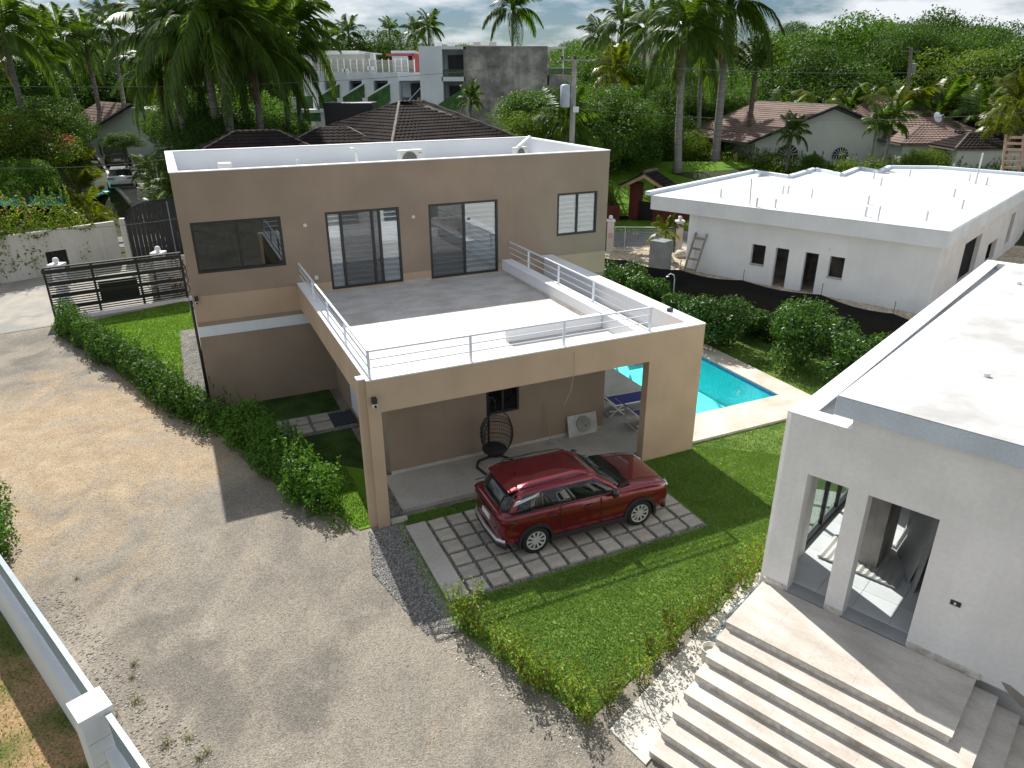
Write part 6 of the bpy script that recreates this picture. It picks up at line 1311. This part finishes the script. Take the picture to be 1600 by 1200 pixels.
# distant single palms on the skyline
SK = [(802, 18, 110, 5.1, 'tall feathery palm above the grey concrete wall'), (668, 45, 125, 3.4, 'dark drooping palm left of the apartment tower'), (612, 50, 150, 3.2, 'slim palm standing alone against the sky'), (540, 55, 120, 3.2, 'palm at the left of the round dark tree'), (505, 62, 120, 3.2, 'palm on the skyline above the slatted screen'), (645, 52, 130, 3.2, 'palm beside the drooping skyline palm'), (100, 60, 75, 3.4, 'dark palm left of the big palm group on the skyline'), (60, 75, 70, 3.5, 'palm with spread fronds at the upper left'), (5, 55, 60, 4.0, 'palm cut by the left edge of the frame'), (165, 50, 78, 3.4, 'palm on the skyline between left palms'), (25, 95, 85, 3.5, 'shaded palm behind the far left canopy'), (965, 40, 85, 3.7, 'palm crown rising left of the royal palms'), (1010, 48, 80, 3.5, 'dark palm just left of the royal palms'), (130, 70, 80, 3.4, 'dense low palm above the neighbour house roof'), (935, 60, 95, 3.2, 'small palm crown above the dark wood'), (50, 110, 66, 3.0, 'dark palm above the magenta shrub')]
for i, (px, py, r_, L, l) in enumerate(SK): p = far(px, py, r_); z = T(p.x, p.y); palm(Vector((p.x, p.y, z)), p.z, L, 20, l, None, .2, (random.uniform(-.5, .5), 0), FR, m_trunk, i * .7, dead=1)
for i, (px, py, r_, L, l, mats) in enumerate(((735, 160, 50, 1.3, 'small bright palm in front of the concrete wall', FRG), (1237, 212, 61, 1.7, 'leafy palm before the cream gable wall, left one', FRG), (1370, 198, 61.5, 1.5, 'thin trunked palm before the cream gable wall, middle one', FRG), (1394, 194, 62, 1.8, 'thicker palm before the cream gable wall, right one', FRG), (1562, 200, 64, 2.2, 'yellow-green palm near the timber ladder', FRY), (960, 118, 62, 2.6, 'pale fronded palm in the wood behind the pole', FRY), (885, 200, 47, 2.6, 'arching palm at the foot of the utility pole', FRG), (1590, 170, 60, 2.6, 'palm at the right edge above the pavilion', FRY))):
    p = far(px, py, r_); z = min(T(p.x, p.y), p.z - 1); palm(Vector((p.x, p.y, z)), p.z, L, 18, l, None, .1, (0, 0), mats, m_trunk, i, dead=0)
# named broadleaf trees
def tr(px, py, r_, rad, kind, label, hz=1.0, group=None, name='tree'):
    """py = top of crown"""
    p = far(px, py, r_); return tree((p.x, p.y, T(p.x, p.y)), p.z, rad, kind, label, name, 'tree', group, hz)
tr(590, 45, 120, 8, 0, 'round dark evergreen tree on the skyline behind the apartments'); tr(725, 72, 130, 5, 0, 'low dark tree behind the apartment tower') ; tr(560, 62, 125, 7, 0, 'dark tree left of the round skyline tree')
tr(845, 130, 52, 3.6, 1, 'bright green leafy tree left of the utility pole', .8); tr(950, 130, 54, 4.4, 1, 'bright green leafy tree right of the utility pole', .8); tr(1000, 150, 64, 4.2, 0, 'dark green tree between the pole and royal palms'); tr(905, 175, 50, 3.6, 0, 'dense dark tree right behind the brown house corner'); tr(985, 195, 61, 4.2, 0, 'shaded tree behind the little gatehouse', 1.1); tr(830, 165, 49, 2.6, 2, 'yellowish shrub tree against the concrete wall')
tr(1040, 242, 66, 2.4, 2, 'yellow-green bush at the left of the royal palm trunks'); tr(1085, 242, 67, 2.6, 2, 'yellow-green bush between the royal palm trunks'); tr(990, 240, 64, 2.4, 0, 'dark bush left of the royal palm trunk')
tr(1370, 5, 95, 9.5, 1, 'tall open-crowned green tree on the right skyline'); tr(1490, 8, 110, 7.5, 0, 'dense vine-covered dark tree at the upper right', 1.2); tr(1260, 38, 92, 8.5, 1, 'broad dome-shaped green tree behind the brown roofs'); tr(1565, 25, 115, 7, 0, 'dark tree at the top right corner', 1.1); tr(1180, 135, 80, 4, 1, 'green tree behind the left end of the brown roofs'); tr(1300, 75, 80, 6.5, 0, 'dark tree directly behind the cream gable house'); tr(1430, 60, 88, 7.5, 0, 'dark broad tree under the tall open-crowned tree'); tr(1555, 70, 92, 7, 1, 'bright vine-draped tree near the right edge')
for i, (px, py, r_) in enumerate(((1225, 150, 72), (1290, 118, 74), (1330, 122, 72), (1365, 118, 75), (1405, 120, 72), (1440, 118, 74), (1475, 125, 72), (1510, 118, 74), (1545, 112, 72), (1580, 108, 76))):
    p = far(px, py, r_); z = T(p.x, p.y); clump_palm((p.x, p.y, z), p.z - z, 3.4, 22, 'feathery areca palm in the row behind the brown roofs', FRY if i % 3 == 1 else FRG, 'areca palms in the row behind the brown roofs')
# hedge before the cream house
hp = [far(x, 262, r_) for x, r_ in ((1035, 65), (1100, 66), (1180, 63), (1260, 61), (1350, 60), (1440, 61), (1520, 62), (1605, 63))]
hedge('hedge', [tuple(p.xy) for p in hp], 2.4, 2.0, 26000, .2, L_tree[2], 'long loose hedge between the white bungalow and the cream house', seed=21, z0=1.9, bumpy=.16)
for (px, py, r_, rad, k, l) in ((1440, 232, 62, 1.6, 2, 'bush right of the gable house, above the roof kerb'), (1480, 226, 63, 1.8, 2, 'bush under the brown hip roof at the right'), (1120, 244, 67, 1.8, 2, 'leafy bush left of the peach porch columns'), (1275, 238, 60, 1.0, 1, 'rounded bush under the arched window')):
    tr(px, py, r_, rad, k, l)
hedge('shrub_row', [(4.6, 52.2), (6.2, 52.4), (7.6, 52.6)], 1.4, 1.9, 4500, .14, L_boug, 'flecked shrubs behind the black railing across the street', cat='shrubs', seed=30, z0=.1)
struct(MB().add([(2, 52, .05), (12, 52, .3), (20, 60, 3.05), (2, 62, 2.95)], [(0, 1, 2, 3)]), 'far_lawn', m_grass2)
# wooded belt: filler trees, each its own object
G = 'trees of the wooded belt'
for i in range(95):
    px = random.uniform(-60, 1660); r_ = random.uniform(78, 150)
    top = 74 + 11 * math.sin(px / 130.0) + random.uniform(-26, 30)
    if px > 1150: top -= 12
    if 470 < px < 860: r_ = random.uniform(105, 160); top = random.uniform(78, 92)
    if px < 300: top += 10; r_ = max(r_, 92)
    tr(px, top, r_, random.uniform(4, 8.5), random.choice((0, 0, 0, 1, 1, 2)), 'tree in the dense green belt behind the houses', random.uniform(.8, 1.15), G)
for i in range(30):
    px = random.choice((random.uniform(-60, 60), random.uniform(840, 1180))); r_ = random.uniform(72, 84); tr(px, random.uniform(120, 165), r_, random.uniform(3, 4.6), random.choice((0, 0, 1)), 'tree in the dense green belt behind the houses', 1, G)
for i, (px, py, r_) in enumerate(((275, 150, 60), (310, 150, 54), (345, 165, 50), (315, 190, 47), (290, 170, 62), (420, 165, 55), (450, 185, 54))): tr(px, py, r_, 3.0, 0 if i < 5 else 1, 'shaded undergrowth tree behind the left palm group', .9, 'undergrowth behind the left palms')

# ------------------------------------------------------------------ grass blades, pebbles, litter (stuff)
def in_poly(x, y, poly):
    c = np.zeros(len(x), bool); n = len(poly)
    for i in range(n):
        (x0, y0), (x1, y1) = poly[i], poly[(i + 1) % n]
        with np.errstate(divide='ignore', invalid='ignore'): c ^= ((y0 > y) != (y1 > y)) & (x < (x1 - x0) * (y - y0) / (y1 - y0 + 1e-12) + x0)
    return c
def blades(poly, n, h, name, label, mat, z=.02, w=.011, excl=()):
    P = np.array(poly); x = rng.uniform(P[:, 0].min(), P[:, 0].max(), n * 3); y = rng.uniform(P[:, 1].min(), P[:, 1].max(), n * 3); k = in_poly(x, y, poly)
    for q in excl: k &= ~in_poly(x, y, q)
    x, y = x[k][:n], y[k][:n]; m = len(x); a = rng.uniform(0, 6.28, m); hh = h * rng.uniform(.5, 1.3, m); l = rng.normal(0, .6, (m, 2)) * hh[:, None]
    p = np.stack([x, y, np.full(m, z)], 1); d = np.stack([np.cos(a), np.sin(a), np.zeros(m)], 1) * w
    v = np.stack([p - d, p + d, p + np.stack([l[:, 0], l[:, 1], hh], 1)], 1).reshape(-1, 3); f = np.arange(3 * m).reshape(-1, 3)
    o = inst(name, raw_mesh(name, v, f, mat)); tag(o, label, 'grass', kind='stuff')
padx = xy(Hw(.5, -3.15), Hw(6.95, -3.15), Hw(6.95, -.18), Hw(.5, -.18)); decx = xy(Hw(8.86, .22), Hw(14.5, .9), Hw(14.5, 10.6), Hw(8.86, 10.6)); hx = xy(Hw(-.2, .0), Hw(8.9, .0), Hw(8.9, 9), Hw(-.2, 9))
near = xy(Hw(0.6, -3.4), Vw(-1.1, -2.3), Vw(-0.9, 3.0), Vw(-0.25, 3.8), Vw(-.25, 9.5), Hw(9, .2), Hw(6.9, .2), Hw(.6, .2))
blades(near, 90000, .045, 'grass', 'short mown grass of the front lawn', L_grass, excl=(padx, decx))
blades(xy(Hw(9, .2), Vw(-.3, 9), Vw(-.3, 18), Vw(-14, 18), Hw(11, 9)), 30000, .05, 'grass', 'mown grass around the pool', L_grass, excl=(decx, hx), w=.016)
blades(xy((-18.6, 28.3), (-15.1, 31.8), Hw(-3.05, 21), Hw(-3.05, 17), Hw(-3.7, 17), Hw(-3.7, 8.5), (-8.3, 18.3)), 32000, .06, 'grass', 'bright mown grass left of the house', L_grass, w=.018)
blades(xy(Hw(-.9, .2), Hw(.0, .2), Hw(-.1, 4.5), Hw(-2.6, 5.0)), 9000, .05, 'grass', 'mown grass beside the carport corner post', L_grass, z=.022)
blades(xy(Vw(-14, -13), Vw(-2, -13), Vw(-2, -8.05), Vw(-14, -8.05)), 12000, .05, 'grass', 'patchy grass behind the garden wall', L_grass, z=.01)
wmesh = [shoot_bush('foliage', leafmat('weed_leaf', [(.10, .14, .03), (.16, .20, .05), (.25, .22, .08)], .7, .3), .22, .22, 8, .05, 60 + k, 12) for k in range(2)]
for i, (x, y) in enumerate(((205, 1060), (212, 1098), (262, 1165), (295, 1155), (312, 1185), (180, 1120), (208, 1040), (120, 905), (325, 1178))):
    p = at(x, y); e = thing('weed', 'small dry weed growing in the gravel near the garden wall', 'weed', p, i, 'weeds along the garden wall')
    inst('foliage', wmesh[i % 2][0], e, sc=random.uniform(.35, .75)); inst('stem', wmesh[i % 2][1], e, sc=.5)
def pebbles(poly, n, s0, s1, name, label, mat, z=0.0):
    P = np.array(poly); x = rng.uniform(P[:, 0].min(), P[:, 0].max(), n * 3); y = rng.uniform(P[:, 1].min(), P[:, 1].max(), n * 3); k = in_poly(x, y, poly); x, y = x[k][:n], y[k][:n]; m = len(x)
    s = rng.uniform(s0, s1, m)[:, None, None]; base = np.array([(1, 0, 0), (0, 1, 0), (-1, 0, 0), (0, -1, 0), (0, 0, .7), (0, 0, -.5)])[None] * rng.uniform(.6, 1.2, (m, 6, 1)); a = rng.uniform(0, 6.28, m)
    bx = base[:, :, 0] * np.cos(a)[:, None] - base[:, :, 1] * np.sin(a)[:, None]; by = base[:, :, 0] * np.sin(a)[:, None] + base[:, :, 1] * np.cos(a)[:, None]
    v = (np.stack([bx, by, base[:, :, 2]], 2) * s + np.stack([x, y, np.full(m, z) ], 1)[:, None]).reshape(-1, 3)
    fc = np.array([(0, 1, 4), (1, 2, 4), (2, 3, 4), (3, 0, 4), (1, 0, 5), (2, 1, 5), (3, 2, 5), (0, 3, 5)]); f = (np.arange(m) * 6)[:, None, None] + fc[None]
    o = inst(name, raw_mesh(name, v, f.reshape(-1, 3), mat)); tag(o, label, 'stones', kind='stuff')
m_stone = leafmat('pebble_tones', [(.20, .19, .17), (.38, .35, .31), (.55, .52, .48), (.30, .25, .2)], .85, 0.0, .2)
m_stoned = leafmat('gravel_tones', [(.12, .12, .115), (.24, .235, .225), (.46, .45, .43), (.18, .17, .155)], .85, 0.0, .2)
pebbles([(-14, 6), (0.5, 6), (1, 8.2), (-1.6, 11), (-4, 13.4), (-9, 18), (-16, 24)], 6000, .008, .022, 'loose_stones', 'small loose stones scattered on the driveway', m_stone)
pebbles(xy(Vw(-11, -7.6), Vw(-3, -7.6), Vw(-3, -6.6), Vw(-11, -6.9)), 2600, .012, .04, 'loose_stones', 'rough stones and rubble along the foot of the garden wall', m_stone)
pebbles(xy((-1.6, 10.9), (1.15, 8.1), (.95, 7.8), (-1.85, 10.65)), 900, .010, .035, 'loose_stones', 'stones along the gravel edge of the shrubs', m_stone)
pebbles(xy(Hw(-.25, -.02), Hw(.55, -.02), Hw(.5, -3.9), Hw(-.1, -3.7), Hw(-.55, -1.5)), 6500, .014, .034, 'gravel', 'grey gravel beside the paver pad', m_stoned, .014)
pebbles(xy(Hw(1.0, -3.08), Hw(6.88, -3.08), Hw(6.88, -.24), Hw(1.0, -.24)), 9000, .010, .022, 'gravel', 'dark gravel in the joints of the paver pad', m_stoned, .034)
pebbles([(5, 38), (9, 42.5), (20, 43), (14, 36), (9.5, 36)], 1500, .03, .12, 'rubble', 'pale rubble on the building lot', m_stone)
